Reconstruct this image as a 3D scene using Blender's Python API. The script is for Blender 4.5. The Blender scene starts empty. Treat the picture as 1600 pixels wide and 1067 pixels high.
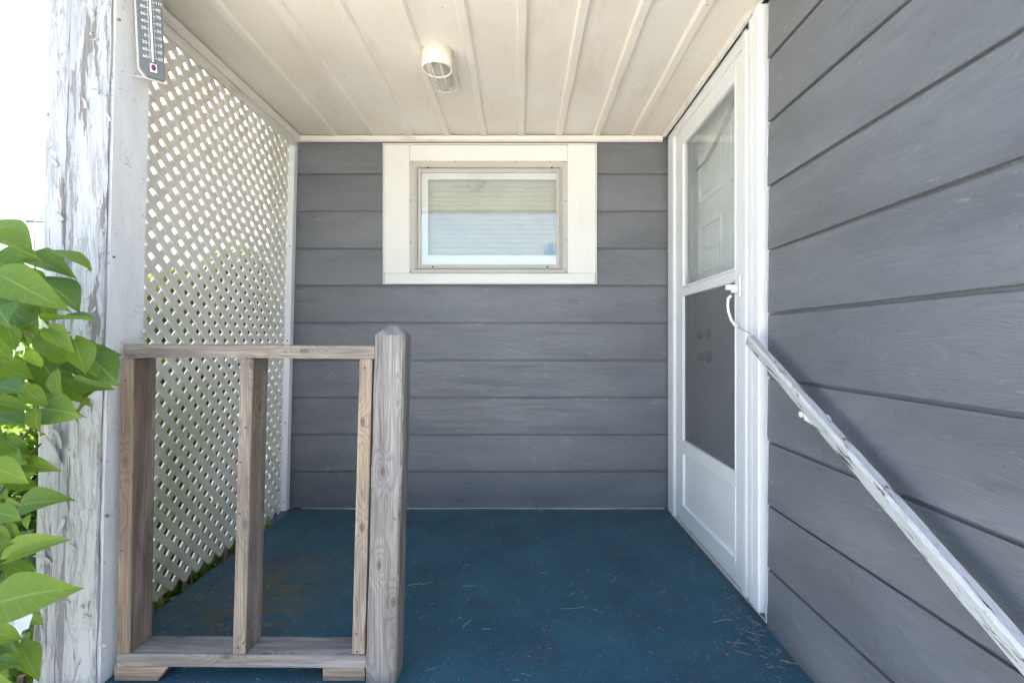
import bpy, bmesh, math, random
from mathutils import Vector, Matrix, Euler
random.seed(7)
R = math.radians
C = bpy.context.scene.collection
scn = bpy.context.scene

# ------------------------------------------------------------------ camera
cam = bpy.data.objects.new('camera', bpy.data.cameras.new('camera'))
C.objects.link(cam); scn.camera = cam
cam.location = (0, 0, 1.0); cam.rotation_euler = (R(90), 0, 0)
cam.data.sensor_width = 36; cam.data.lens = 769 / 1600 * 36
cam.data.shift_x = -13 / 1600; cam.data.shift_y = -1.5 / 1600
cam.data.clip_start = 0.05; cam.data.clip_end = 2000

# ------------------------------------------------------------------ light
SUN_EL, SUN_ROT = R(62), R(32)
wd = bpy.data.worlds.new('World'); scn.world = wd; wd.use_nodes = True
wn = wd.node_tree.nodes; wl = wd.node_tree.links
sky = wn.new('ShaderNodeTexSky'); sky.sky_type = 'NISHITA'; sky.sun_disc = False
sky.sun_elevation = SUN_EL; sky.sun_rotation = SUN_ROT
sky.air_density = 1.0; sky.dust_density = 4.0; sky.ozone_density = 1.0
wl.new(sky.outputs[0], wn['Background'].inputs[0]); wn['Background'].inputs[1].default_value = 0.115
sd = Vector((math.sin(SUN_ROT)*math.cos(SUN_EL), math.cos(SUN_ROT)*math.cos(SUN_EL), math.sin(SUN_EL)))
sun = bpy.data.objects.new('sun', bpy.data.lights.new('sun', 'SUN')); C.objects.link(sun)
sun.data.energy = 5.0; sun.data.angle = R(0.5); sun.data.color = (1.0, 0.955, 0.885)
sun.rotation_euler = (-sd).to_track_quat('-Z', 'Y').to_euler(); sun.location = (0, 0, 12)
scn.view_settings.view_transform = 'Standard'; scn.view_settings.look = 'None'
scn.view_settings.exposure = 2.85; scn.view_settings.gamma = 1.0
cy = scn.cycles; cy.max_bounces = 8; cy.diffuse_bounces = 5; cy.glossy_bounces = 3; cy.transmission_bounces = 3; cy.transparent_max_bounces = 14

# ------------------------------------------------------------------ node helper
class NT:
    def __init__(s, name):
        s.m = bpy.data.materials.new(name); s.m.use_nodes = True
        s.t = s.m.node_tree; s.b = s.t.nodes['Principled BSDF']; s.out = s.t.nodes['Material Output']
    def put(s, sock, v):
        if isinstance(v, bpy.types.NodeSocket): s.t.links.new(v, sock)
        elif isinstance(v, (tuple, list)) and len(v) == 3 and sock.type == 'RGBA': sock.default_value = (*v, 1)
        else: sock.default_value = v
    def n(s, typ, ins=None, **kw):
        d = s.t.nodes.new('ShaderNode' + typ)
        for k, v in kw.items(): setattr(d, k, v)
        for k, v in (ins or {}).items(): s.put(d.inputs[k], v)
        return d
    def math(s, op, a, b=0.0, c=0.0, clamp=False):
        d = s.n('Math', {0: a, 1: b, 2: c}, operation=op); d.use_clamp = clamp; return d.outputs[0]
    def vmath(s, op, a, b=(0, 0, 0)):
        return s.n('VectorMath', {0: a, 1: b}, operation=op).outputs[0]
    def noise(s, vec, scale=5.0, detail=3.0, rough=0.5, dist=0.0):
        return s.n('TexNoise', {'Vector': vec, 'Scale': scale, 'Detail': detail, 'Roughness': rough, 'Distortion': dist}).outputs[0]
    def ramp(s, fac, stops):
        d = s.n('ValToRGB', {0: fac}); e = d.color_ramp.elements
        while len(e) < len(stops): e.new(0.5)
        for i, (p, c) in enumerate(stops):
            e[i].position = p; e[i].color = (*c, 1) if isinstance(c, (tuple, list)) else (c, c, c, 1)
        return d.outputs[0]
    def mr(s, v, a, b, c=0.0, d=1.0):
        return s.n('MapRange', {0: v, 1: a, 2: b, 3: c, 4: d}).outputs[0]
    def mix(s, f, a, b, mode='MIX'):
        d = s.n('MixRGB', {0: f, 1: a, 2: b}); d.blend_type = mode; return d.outputs[0]
    def bump(s, h, strength=0.5, dist=0.01, normal=None):
        i = {'Height': h, 'Strength': strength, 'Distance': dist}
        if normal is not None: i['Normal'] = normal
        return s.n('Bump', i).outputs[0]
    def uv(s, su=1, sv=1, rnd=True):
        v = s.n('UVMap').outputs[0]
        if rnd:
            r = s.n('ObjectInfo').outputs['Random']
            off = s.n('CombineXYZ', {0: s.math('MULTIPLY', r, 37.0), 1: s.math('MULTIPLY', r, 19.3), 2: 0.0}).outputs[0]
            v = s.vmath('ADD', v, off)
        return s.vmath('MULTIPLY', v, (su, sv, 1))
    def pos(s, sc=(1, 1, 1)):
        return s.vmath('MULTIPLY', s.n('NewGeometry').outputs['Position'], sc)
    def set(s, **kw):
        for k, v in kw.items(): s.put(s.b.inputs[k.replace('_', ' ')], v)
        return s.m

def contour(t, vec, k):
    f = t.noise(vec, 1.0, 2.0, 0.45)
    return t.math('SINE', t.math('MULTIPLY', f, k * 6.283))

# ------------------------------------------------------------------ materials
def mat_plain(name, col, rough=0.5, metal=0.0, var=0.06, spec=0.5, bump=0.0, bs=60):
    t = NT(name); n = t.noise(t.pos(), 9.0, 4.0, 0.6)
    c = t.mix(t.mr(n, 0.3, 0.7), tuple(x * (1 - var) for x in col), tuple(min(1, x * (1 + var)) for x in col))
    t.set(Base_Color=c, Roughness=rough, Metallic=metal, Specular_IOR_Level=spec)
    if bump: t.put(t.b.inputs['Normal'], t.bump(t.noise(t.pos(), bs, 3), bump, 0.003))
    return t.m

def mat_siding():
    t = NT('slate_siding_paint')
    g = contour(t, t.uv(1.3, 11), 21)
    g2 = contour(t, t.uv(3.1, 60), 3)
    fib = t.noise(t.uv(10, 260), 1, 2, 0.6)
    h = t.math('ADD', t.math('MULTIPLY', t.math('POWER', t.math('ABSOLUTE', g), 2.0), 0.65), t.math('ADD', t.math('MULTIPLY', g2, 0.10), t.math('MULTIPLY', fib, 0.35)))
    big = t.noise(t.uv(1.2, 3.5), 1, 4, 0.6)
    col = t.mix(t.mr(big, 0.3, 0.72), (0.130, 0.134, 0.147), (0.215, 0.220, 0.238))
    dark = t.noise(t.uv(4, 14), 1.0, 3, 0.6)
    col = t.mix(t.mr(dark, 0.62, 0.78, 0, 0.35), col, (0.080, 0.082, 0.090))
    col = t.mix(t.math('MULTIPLY', t.mr(g, 0.45, 1.0), 0.12), col, (0.06, 0.06, 0.065))
    # chalky scuffs and small chips
    sc = t.math('MULTIPLY', t.mr(t.noise(t.uv(9, 34), 1, 5, 0.75), 0.60, 0.70), t.mr(t.noise(t.uv(1.5, 3), 1, 2), 0.44, 0.58))
    col = t.mix(t.math('MULTIPLY', sc, 0.6), col, (0.42, 0.42, 0.40))
    vo = t.n('TexVoronoi', {'Vector': t.uv(5, 6), 'Scale': 1.0}, voronoi_dimensions='2D').outputs[0]
    col = t.mix(t.mr(vo, 0.012, 0.02, 0.4, 0.0), col, (0.05, 0.05, 0.05))
    return t.set(Base_Color=col, Roughness=t.mr(big, 0.3, 0.7, 0.36, 0.50), Specular_IOR_Level=0.55, Normal=t.bump(h, 0.32, 0.0024))

def mat_ceiling(name, base=(0.88, 0.815, 0.725), grain=True):
    t = NT(name)
    g = contour(t, t.uv(1.4, 11), 22)
    fib = t.noise(t.uv(25, 200), 1, 2, 0.6)
    h = t.math('ADD', t.math('MULTIPLY', t.math('ABSOLUTE', g), 0.5 if grain else 0.05), t.math('MULTIPLY', fib, 0.3))
    big = t.noise(t.pos(), 2.2, 5, 0.62)
    col = t.mix(t.mr(big, 0.35, 0.7), base, tuple(b * f for b, f in zip(base, (0.93, 0.90, 0.85))))
    st = t.math('MULTIPLY', t.mr(t.noise(t.pos((5, 1.2, 5)), 1.6, 5, 0.7), 0.55, 0.75), 0.28)
    col = t.mix(st, col, (0.50, 0.40, 0.27))
    vo = t.n('TexVoronoi', {'Vector': t.pos((1, 1, 0.2)), 'Scale': 8.0}).outputs[0]
    col = t.mix(t.mr(vo, 0.02, 0.04, 0.7, 0.0), col, (0.22, 0.16, 0.10))
    sp = t.mr(t.noise(t.pos(), 120, 2, 0.6), 0.72, 0.76, 0, 0.35)
    col = t.mix(sp, col, (0.33, 0.26, 0.18))
    return t.set(Base_Color=col, Roughness=0.55, Normal=t.bump(h, 0.34, 0.002))

def mat_oldtrim(name, base, stain, amt, thr=0.55):
    t = NT(name)
    n = t.noise(t.uv(3, 20), 1, 5, 0.7)
    col = t.mix(t.mr(t.noise(t.pos(), 3, 3), 0.3, 0.7, 0, 0.6), base, tuple(b * 0.93 for b in base))
    col = t.mix(t.mr(n, thr, thr + 0.16, 0, amt), col, stain)
    return t.set(Base_Color=col, Roughness=0.45, Normal=t.bump(t.noise(t.uv(14, 120), 1, 3), 0.15, 0.002))

def mat_peel(name, amount, wood=(0.30, 0.26, 0.225), scale=1.0, crack=0.022, crack_amt=0.75, paint=(0.35, 0.355, 0.365)):
    t = NT(name)
    wp = t.n('TexNoise', {'Vector': t.uv(28, 28), 'Scale': 1.0, 'Detail': 2.0}).outputs[1]
    wp = t.vmath('MULTIPLY', t.vmath('SUBTRACT', wp, (.5, .5, .5)), (.03, .010, 0))
    def wuv(a, b): return t.vmath('MULTIPLY', t.vmath('ADD', t.uv(), wp), (a, b, 1))
    n1 = t.noise(wuv(4.2 * scale, 40 * scale), 1, 8, 0.62)
    n2 = t.noise(t.uv(2.2 * scale, 14 * scale), 1, 3, 0.5)
    m = t.math('ADD', t.math('MULTIPLY', n1, 0.62), t.math('MULTIPLY', n2, 0.38))
    bare = t.mr(m, 0.585 - amount, 0.60 - amount)
    cr = t.noise(wuv(7 * scale, 75 * scale), 1, 4, 0.6, 0.6)
    crack_m = t.mr(t.math('ABSOLUTE', t.math('SUBTRACT', cr, 0.5)), 0.0, crack, 1, 0)
    zone = t.mr(t.noise(t.uv(5 * scale, 30 * scale), 1, 3), 0.36, 0.54)
    crack_m = t.math('MULTIPLY', crack_m, zone)
    cr2 = t.noise(t.uv(60 * scale, 22 * scale), 1, 2, 0.5, 0.3)
    cross = t.math('MULTIPLY', t.mr(t.math('ABSOLUTE', t.math('SUBTRACT', cr2, 0.5)), 0.0, 0.02, 1, 0), t.mr(t.noise(t.uv(9 * scale, 24 * scale), 1, 2), 0.56, 0.64))
    fib = t.noise(t.uv(4, 230), 1, 3, 0.6)
    wcol = t.mix(fib, tuple(w * 0.6 for w in wood), tuple(min(1, w * 1.35) for w in wood))
    dirt = t.noise(t.uv(2.5, 8), 1, 5, 0.65)
    pcol = t.mix(t.mr(dirt, 0.45, 0.75, 0, 0.55), paint, tuple(q * 0.72 for q in paint))
    col = t.mix(bare, pcol, wcol)
    dk = t.math('MAXIMUM', t.math('MULTIPLY', crack_m, crack_amt), t.math('MULTIPLY', cross, 0.7))
    col = t.mix(t.math('MULTIPLY', dk, t.math('SUBTRACT', 1.0, bare)), col, (0.27, 0.25, 0.24))
    h = t.math('SUBTRACT', t.math('MULTIPLY', t.math('SUBTRACT', 1.0, bare), 0.7), t.math('MULTIPLY', dk, 0.5))
    h = t.math('ADD', h, t.math('MULTIPLY', fib, 0.35))
    lump = t.noise(t.uv(10, 45), 1, 4, 0.6)
    h = t.math('ADD', h, t.math('MULTIPLY', lump, 0.7))
    return t.set(Base_Color=col, Roughness=t.mr(bare, 0, 1, 0.5, 0.85), Normal=t.bump(h, 0.75, 0.003))

def mat_wood(name, grey=(0.37, 0.335, 0.30), tan=(0.48, 0.37, 0.27), tanamt=0.4):
    t = NT(name)
    uv = t.uv()
    kv = t.vmath('MULTIPLY', uv, (4.2, 9.0, 1))
    kd = t.n('TexVoronoi', {'Vector': kv, 'Scale': 1.0, 'Randomness': 1.0}, voronoi_dimensions='2D').outputs[0]
    # distance in rounder space for the ring pull
    pull = t.math('POWER', t.mr(kd, 0.0, 0.42, 1.0, 0.0), 2.0)
    base = t.noise(t.vmath('MULTIPLY', uv, (0.9, 16, 1)), 1, 2, 0.45)
    f = t.math('ADD', base, t.math('MULTIPLY', pull, 0.42))
    ring = t.math('SINE', t.math('MULTIPLY', f, 11 * 6.283))
    fib = t.noise(t.vmath('MULTIPLY', uv, (5, 260, 1)), 1, 3, 0.65)
    blot = t.noise(t.vmath('MULTIPLY', uv, (2.4, 22, 1)), 1, 5, 0.62)
    col = t.mix(t.mr(blot, 0.40, 0.62, 0, 1), grey, tuple(min(1, g * 1.95) for g in grey))
    col = t.mix(t.mr(t.noise(t.vmath('MULTIPLY', uv, (1.1, 13, 1)), 1.3, 3), 0.40, 0.62, 0, tanamt), col, tan)
    col = t.mix(t.mr(ring, -0.2, 1.0, 0, 0.36), col, tuple(g * 0.50 for g in grey))
    col = t.mix(t.mr(fib, 0.38, 0.62, 0.42, 0), col, tuple(g * 0.38 for g in grey))
    ck = t.noise(t.vmath('MULTIPLY', uv, (2.2, 60, 1)), 1, 2, 0.5, 0.3)
    check = t.math('MULTIPLY', t.mr(t.math('ABSOLUTE', t.math('SUBTRACT', ck, 0.5)), 0, 0.012, 1, 0), t.mr(t.noise(t.vmath('MULTIPLY', uv, (1.5, 12, 1)), 2, 2), 0.52, 0.6))
    col = t.mix(t.math('MULTIPLY', check, 0.7), col, (0.07, 0.06, 0.05))
    knot = t.mr(kd, 0.04, 0.085, 1.0, 0.0)
    col = t.mix(t.math('MULTIPLY', knot, 0.75), col, (0.10, 0.075, 0.06))
    h = t.math('ADD', t.math('MULTIPLY', fib, 0.6), t.math('ADD', t.math('MULTIPLY', ring, 0.16), t.math('MULTIPLY', check, -0.8)))
    return t.set(Base_Color=col, Roughness=0.82, Specular_IOR_Level=0.25, Normal=t.bump(h, 0.55, 0.0022))

def mat_lattice():
    t = NT('lattice_paint')
    n = t.noise(t.pos(), 7, 5, 0.65)
    col = t.mix(t.mr(n, 0.35, 0.7), (0.88, 0.83, 0.755), (0.80, 0.74, 0.655))
    z = t.n('SeparateXYZ', {0: t.pos()}).outputs
    alg = t.math('MULTIPLY', t.mr(z[2], 1.15, 0.55, 0, 1), t.mr(z[1], 2.65, 2.0, 0.0, 1.0))
    alg = t.math('MULTIPLY', alg, t.mr(t.noise(t.pos(), 3.5, 4, 0.6), 0.3, 0.6, 0.35, 0.9))
    col = t.mix(alg, col, (0.50, 0.475, 0.34))
    top = t.math('MULTIPLY', t.mr(z[2], 1.6, 2.15, 0, 0.5), t.mr(t.noise(t.pos((1, 1, 0.6)), 11, 4, 0.65), 0.42, 0.68))
    col = t.mix(top, col, (0.52, 0.40, 0.26))
    return t.set(Base_Color=col, Roughness=0.6, Normal=t.bump(t.noise(t.uv(9, 140), 1, 3), 0.2, 0.002))

def mat_carpet():
    t = NT('blue_outdoor_carpet')
    p = t.pos()
    n = t.noise(p, 3.4, 6, 0.68); f = t.noise(p, 420, 2, 0.7); ff = t.noise(p, 95, 3, 0.7)
    col = t.mix(t.mr(n, 0.3, 0.72), (0.012, 0.070, 0.110), (0.034, 0.145, 0.200))
    col = t.mix(t.mr(f, 0.35, 0.65, 0, 0.6), col, (0.006, 0.028, 0.050))
    col = t.mix(t.mr(ff, 0.58, 0.80, 0, 0.55), col, (0.085, 0.115, 0.140))
    soil = t.math('MULTIPLY', t.mr(t.noise(p, 5.0, 5, 0.68), 0.52, 0.72), 0.45)
    col = t.mix(soil, col, (0.060, 0.058, 0.052))
    # rusty moss patch by the lattice side
    d = t.vmath('SUBTRACT', p, (-1.03, 1.95, 0.0)); d = t.vmath('MULTIPLY', d, (2.6, 2.1, 0))
    ln = t.n('VectorMath', {0: d}, operation='LENGTH').outputs['Value']
    patch = t.math('MULTIPLY', t.mr(ln, 0.2, 1.0, 1, 0), t.mr(t.noise(p, 15, 5, 0.75), 0.42, 0.60))
    col = t.mix(t.math('MULTIPLY', patch, 1.0), col, (0.13, 0.085, 0.022))
    sp = t.mr(t.noise(p, 200, 1, 0.5), 0.69, 0.75)
    col = t.mix(t.math('MULTIPLY', sp, 0.6), col, (0.32, 0.33, 0.33))
    h = t.math('ADD', t.math('MULTIPLY', f, 0.7), t.math('MULTIPLY', ff, 0.5))
    return t.set(Base_Color=col, Roughness=0.95, Specular_IOR_Level=0.15, Sheen_Weight=0.12, Normal=t.bump(h, 0.8, 0.004))

def mat_leaf(name, a, b, trans=0.35, veins=True):
    t = NT(name)
    r = t.n('ObjectInfo').outputs['Random']
    uv = t.n('SeparateXYZ', {0: t.n('UVMap').outputs[0]}).outputs
    n = t.noise(t.n('TexCoord').outputs['Object'], 30, 3)
    col = t.mix(t.math('ADD', t.math('MULTIPLY', r, 0.70), t.math('MULTIPLY', n, 0.30)), a, b)
    if veins: col = t.mix(t.mr(t.noise(t.n('TexCoord').outputs['Object'], 7, 4, 0.6), 0.66, 0.72, 0, 0.7), col, (0.16, 0.10, 0.03))
    if veins:
        ax = t.math('ABSOLUTE', uv[1])
        mid = t.mr(ax, 0.0, 0.045, 1, 0)
        ph = t.math('SUBTRACT', t.math('MULTIPLY', uv[0], 7.0), t.math('MULTIPLY', ax, 2.6))
        side = t.mr(t.math('ABSOLUTE', t.math('SUBTRACT', t.math('FRACT', ph), 0.5)), 0.0, 0.07, 1, 0)
        v = t.math('MAXIMUM', mid, t.math('MULTIPLY', side, 0.5))
        col = t.mix(t.math('MULTIPLY', v, 0.5), col, (0.30, 0.42, 0.14))
        t.put(t.b.inputs['Normal'], t.bump(t.math('ADD', t.math('MULTIPLY', v, -1.0), t.math('MULTIPLY', n, 0.6)), 0.35, 0.002))
    t.set(Base_Color=col, Roughness=0.5, Specular_IOR_Level=0.4)
    tr = t.n('BsdfTranslucent', {'Color': t.mix(0.5, col, (0.30, 0.48, 0.03))}).outputs[0]
    mx = t.n('MixShader', {0: trans, 1: t.b.outputs[0], 2: tr}).outputs[0]
    t.t.links.new(mx, t.out.inputs[0]); return t.m

def mat_glass(name, tint=(0.93, 0.97, 0.96), refl=1.0, haze=0.0):
    t = NT(name)
    tr = t.n('BsdfTransparent', {0: tint}).outputs[0]
    gl = t.n('BsdfGlossy', {'Color': (1, 1, 1), 'Roughness': 0.0}).outputs[0]
    fc = t.n('LayerWeight', {'Blend': 0.5}).outputs['Facing']      # 1 - |cos|, same from both sides of the pane
    f = t.math('MULTIPLY', t.math('ADD', t.math('MULTIPLY', t.math('POWER', fc, 5.0), 0.95), 0.043), refl, clamp=True)
    base = tr
    if haze:
        df = t.n('BsdfDiffuse', {'Color': (0.75, 0.78, 0.76)}).outputs[0]
        dn = t.mr(t.noise(t.pos(), 6, 4), 0.35, 0.7, haze * 0.6, haze * 1.3)
        base = t.n('MixShader', {0: dn, 1: tr, 2: df}).outputs[0]
    t.t.links.new(t.n('MixShader', {0: f, 1: base, 2: gl}).outputs[0], t.out.inputs[0]); return t.m

def mat_screen():
    t = NT('insect_screen')
    tr = t.n('BsdfTransparent', {0: (1, 1, 1)}).outputs[0]
    df = t.n('BsdfDiffuse', {'Color': t.mix(t.noise(t.pos(), 5, 4), (0.19, 0.197, 0.21), (0.235, 0.242, 0.255))}).outputs[0]
    mx = t.n('MixShader', {0: 0.58, 1: tr, 2: df}).outputs[0]
    gl = t.n('BsdfGlossy', {'Color': (0.5, 0.5, 0.5), 'Roughness': 0.25}).outputs[0]
    t.t.links.new(t.n('MixShader', {0: 0.04, 1: mx, 2: gl}).outputs[0], t.out.inputs[0]); return t.m

def mat_grass(name, a, b):
    t = NT(name)
    col = t.mix(t.mr(t.noise(t.pos(), 1.5, 6, 0.65), 0.3, 0.7), a, b)
    return t.set(Base_Color=col, Roughness=0.9, Normal=t.bump(t.noise(t.pos(), 30, 4), 0.6, 0.03))

M = dict(
    siding=mat_siding(), ceil=mat_ceiling('cream_ceiling_paint'), batten=mat_ceiling('cream_batten_paint', (0.89, 0.825, 0.735), False),
    oldtrim=mat_oldtrim('aged_cream_trim', (0.83, 0.78, 0.70), (0.40, 0.30, 0.20), 0.7, 0.54),
    wtrim=mat_oldtrim('window_casing_paint', (0.86, 0.845, 0.81), (0.66, 0.60, 0.50), 0.35, 0.58),
    white=mat_oldtrim('white_vinyl', (0.88, 0.88, 0.89), (0.62, 0.61, 0.58), 0.3, 0.62),
    doorw=mat_oldtrim('white_door_enamel', (0.88, 0.885, 0.89), (0.70, 0.70, 0.68), 0.25, 0.64),
    alu=mat_oldtrim('oxidised_aluminium', (0.57, 0.54, 0.50), (0.33, 0.27, 0.22), 0.5, 0.56),
    post=mat_peel('peeling_white_paint', 0.030, (0.19, 0.172, 0.16), 1.0, 0.055, 0.95, paint=(0.40, 0.405, 0.415)), posts=mat_peel('thin_white_paint', -0.07, crack=0.010, crack_amt=0.25, paint=(0.84, 0.84, 0.83)),
    bare=mat_peel('bare_weathered_strip', 0.06, (0.22, 0.21, 0.215), 0.7, 0.03, 0.7), rail=mat_peel('chipped_rail_paint', 0.015, (0.14, 0.11, 0.09), 2.8, 0.014, 0.7, paint=(0.60, 0.59, 0.57)),
    flake=mat_plain('paint_flake', (0.42, 0.42, 0.425), 0.6),
    wood=mat_wood('weathered_timber', (0.185, 0.158, 0.135), (0.29, 0.21, 0.145), 0.6), woodg=mat_wood('silvered_timber', (0.195, 0.18, 0.168), (0.25, 0.205, 0.16), 0.4),
    woodt=mat_wood('tan_timber', (0.25, 0.20, 0.16), (0.37, 0.265, 0.175), 0.8), woodb=mat_wood('brown_timber', (0.165, 0.13, 0.105), (0.25, 0.175, 0.12), 0.6),
    lattice=mat_lattice(), carpet=mat_carpet(),
    leaf=mat_leaf('lilac_leaf', (0.040, 0.110, 0.018), (0.185, 0.270, 0.022), 0.40),
    shrub=mat_leaf('shrub_leaf', (0.05, 0.13, 0.02), (0.15, 0.25, 0.03), 0.45, False),
    shrub_sunlit=mat_leaf('sunlit_shrub_leaf', (0.19, 0.25, 0.025), (0.28, 0.31, 0.03), 0.45, False),  # yellow leaf copy, sunlight put into the colour
    blade=mat_leaf('grass_blade', (0.10, 0.20, 0.04), (0.22, 0.30, 0.08), 0.3, False),
    bark=mat_plain('bark', (0.13, 0.09, 0.06), 0.9, var=0.35, bump=0.6), petiole=mat_plain('green_stem', (0.16, 0.24, 0.06), 0.6),
    glass=mat_glass('window_glass', (0.97, 0.985, 0.98), 1.5, 0.02), dglass=mat_glass('door_glass', (0.97, 0.985, 0.98), 0.8, 0.13), screen=mat_screen(),
    blind=mat_plain('blind_slat_white', (0.58, 0.57, 0.52), 0.5), lampw=mat_plain('lamp_cream_enamel', (0.86, 0.81, 0.70), 0.35, var=0.03),
    lampg=mat_plain('frosted_lamp_glass', (0.55, 0.53, 0.46), 0.25, var=0.05),
    plastic=mat_plain('white_plastic', (0.82, 0.82, 0.79), 0.35, var=0.02), steel=mat_plain('steel', (0.6, 0.6, 0.6), 0.35, 0.9),
    rust=mat_plain('rust', (0.22, 0.09, 0.035), 0.9, var=0.4), dark=mat_plain('dark_bronze', (0.03, 0.028, 0.026), 0.45, 0.4),
    black=mat_plain('dark_void', (0.012, 0.011, 0.010), 0.9), thermo=mat_plain('thermometer_grey', (0.13, 0.137, 0.145), 0.5, var=0.08),
    print=mat_plain('white_print', (0.80, 0.80, 0.78), 0.6, var=0.02), red=mat_plain('bulb_red', (0.16, 0.02, 0.09), 0.2),
    roof=mat_plain('roof_shingle', (0.09, 0.085, 0.08), 0.9, var=0.3, bump=0.8), conc=mat_plain('concrete', (0.36, 0.34, 0.31), 0.9, var=0.15, bump=0.5),
    straw=mat_plain('straw', (0.42, 0.37, 0.26), 0.8, var=0.3), chip=mat_plain('pale_chips', (0.50, 0.49, 0.45), 0.8, var=0.3),
    duff=mat_plain('leaf_litter', (0.15, 0.10, 0.055), 0.95, var=0.4), caulk=mat_plain('caulk', (0.74, 0.73, 0.70), 0.6),
    grass=mat_grass('lawn', (0.035, 0.07, 0.015), (0.07, 0.11, 0.03)), soil=mat_grass('shade_darkened_soil', (0.022, 0.017, 0.012), (0.045, 0.035, 0.022)),
    drive=mat_grass('pale_bounce_gravel', (0.44, 0.425, 0.40), (0.54, 0.525, 0.50)), plast=mat_plain('thin_plastic', (0.72, 0.74, 0.76), 0.25),  # drive: pale surface added to reflect sunlight into the porch
    blue=mat_plain('blue_sticker', (0.25, 0.42, 0.62), 0.5), wire=mat_plain('wire_black', (0.03, 0.03, 0.03), 0.6), spring=mat_plain('spring', (0.35, 0.35, 0.33), 0.4, 0.8),
)

# ------------------------------------------------------------------ mesh helper
WLOC = {}
class MB:
    def __init__(s): s.v = []; s.f = []
    def add(s, vs, fs):
        o = len(s.v); s.v += [Vector(p) for p in vs]; s.f += [[i + o for i in f] for f in fs]; return s
    def box(s, a, b):
        x0, y0, z0 = a; x1, y1, z1 = b
        return s.add([(x0,y0,z0),(x1,y0,z0),(x1,y1,z0),(x0,y1,z0),(x0,y0,z1),(x1,y0,z1),(x1,y1,z1),(x0,y1,z1)],
                     [(0,3,2,1),(4,5,6,7),(0,1,5,4),(1,2,6,5),(2,3,7,6),(3,0,4,7)])
    def frame(s, axis, d0, d1, outer, inner):
        # rectangular ring, solid; outer/inner = (u0,v0,u1,v1); axis = thickness axis ('x' or 'y')
        def P(u, v, d): return (d, u, v) if axis == 'x' else (u, d, v)
        vs = []
        for d in (d0, d1):
            for q in (outer, inner):
                vs += [P(q[0], q[1], d), P(q[2], q[1], d), P(q[2], q[3], d), P(q[0], q[3], d)]
        fs = []
        for i in range(4):
            j = (i + 1) % 4
            fs += [(i, j, 4+j, 4+i), (8+i, 12+i, 12+j, 8+j), (i, 8+i, 8+j, j), (4+i, 4+j, 12+j, 12+i)]
        return s.add(vs, fs)
    def tube(s, pts, r, n=8, cap=True, closed=False):
        pts = [Vector(p) for p in pts]; rs = r if isinstance(r, (list, tuple)) else [r] * len(pts)
        vs = []; m = len(pts); prev = None
        for i, p in enumerate(pts):
            a = pts[(i-1) % m] if closed else pts[max(0, i-1)]; b = pts[(i+1) % m] if closed else pts[min(m-1, i+1)]
            t = (b - a).normalized()
            if prev is None: u = t.orthogonal().normalized()
            else:
                u = prev - t * prev.dot(t); u = u.normalized() if u.length > 1e-6 else t.orthogonal().normalized()
            prev = u; w = t.cross(u)
            for k in range(n):
                an = 2 * math.pi * k / n; vs.append(p + (u * math.cos(an) + w * math.sin(an)) * rs[i])
        fs = [(i*n+k, i*n+(k+1) % n, (i+1)*n+(k+1) % n, (i+1)*n+k) for i in range(m-1) for k in range(n)]
        if closed:
            fs += [((m-1)*n+k, (m-1)*n+(k+1) % n, (k+1) % n, k) for k in range(n)]
        elif cap: fs += [tuple(range(n-1, -1, -1)), tuple((m-1)*n+k for k in range(n))]
        return s.add(vs, fs)
    def prism(s, poly, vec):
        n = len(poly); vec = Vector(vec); a = [Vector(p) for p in poly]
        return s.add(a + [p + vec for p in a], [tuple(range(n-1, -1, -1)), tuple(range(n, 2*n))] + [(i, (i+1) % n, n+(i+1) % n, n+i) for i in range(n)])
    def map(s, fn): s.v = [Vector(fn(p)) for p in s.v]; return s
    def build(s, name, mat, parent=None, bevel=0.0, smooth=False, grain=None, origin=None, seg=1, cut=0):
        lo = Vector([min(p[i] for p in s.v) for i in range(3)]); hi = Vector([max(p[i] for p in s.v) for i in range(3)])
        org = Vector(origin) if origin is not None else (lo + hi) / 2
        if parent is None and origin is None: org.z = lo.z
        me = bpy.data.meshes.new(name)
        me.from_pydata([p - org for p in s.v], [], s.f)
        bm = bmesh.new(); bm.from_mesh(me)
        bmesh.ops.recalc_face_normals(bm, faces=bm.faces)
        if bevel:
            es = [e for e in bm.edges if len(e.link_faces) == 2 and e.calc_face_angle(0) > 0.5]
            bmesh.ops.bevel(bm, geom=es, offset=bevel, segments=seg, affect='EDGES', profile=0.5)
        if grain is None:
            ex = hi - lo; k = max(range(3), key=lambda i: ex[i]); grain = [0, 0, 0]; grain[k] = 1
        ax = Vector(grain).normalized(); uvl = bm.loops.layers.uv.new('UVMap')
        o1, o2 = random.uniform(0, 40), random.uniform(0, 40)
        for fi, f in enumerate(bm.faces):
            nn = f.normal; ia = max(range(3), key=lambda i: abs(nn[i])); sn = Vector((0, 0, 0)); sn[ia] = 1.0 if nn[ia] > 0 else -1.0; vax = sn.cross(ax)
            if vax.length < 0.2: vax = sn.orthogonal()
            vax.normalize(); fo = (0.0, 3.3, 7.1)[ia]
            for l in f.loops:
                c = l.vert.co; l[uvl].uv = (c.dot(ax) + o1, c.dot(vax) + o2 + fo)
            f.smooth = smooth
        bm.to_mesh(me); bm.free()
        me.materials.append(mat)
        o = bpy.data.objects.new(name, me); C.objects.link(o)
        if parent is not None: o.parent = parent; o.location = org - WLOC[parent.name]
        else: o.location = org
        WLOC[o.name] = org.copy()
        return o
def empty(name, loc, label, cat, group=None):
    o = bpy.data.objects.new(name, None); o.empty_display_size = 0.1; C.objects.link(o); o.location = loc; WLOC[o.name] = Vector(loc)
    tag(o, label, cat, group); return o
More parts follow.
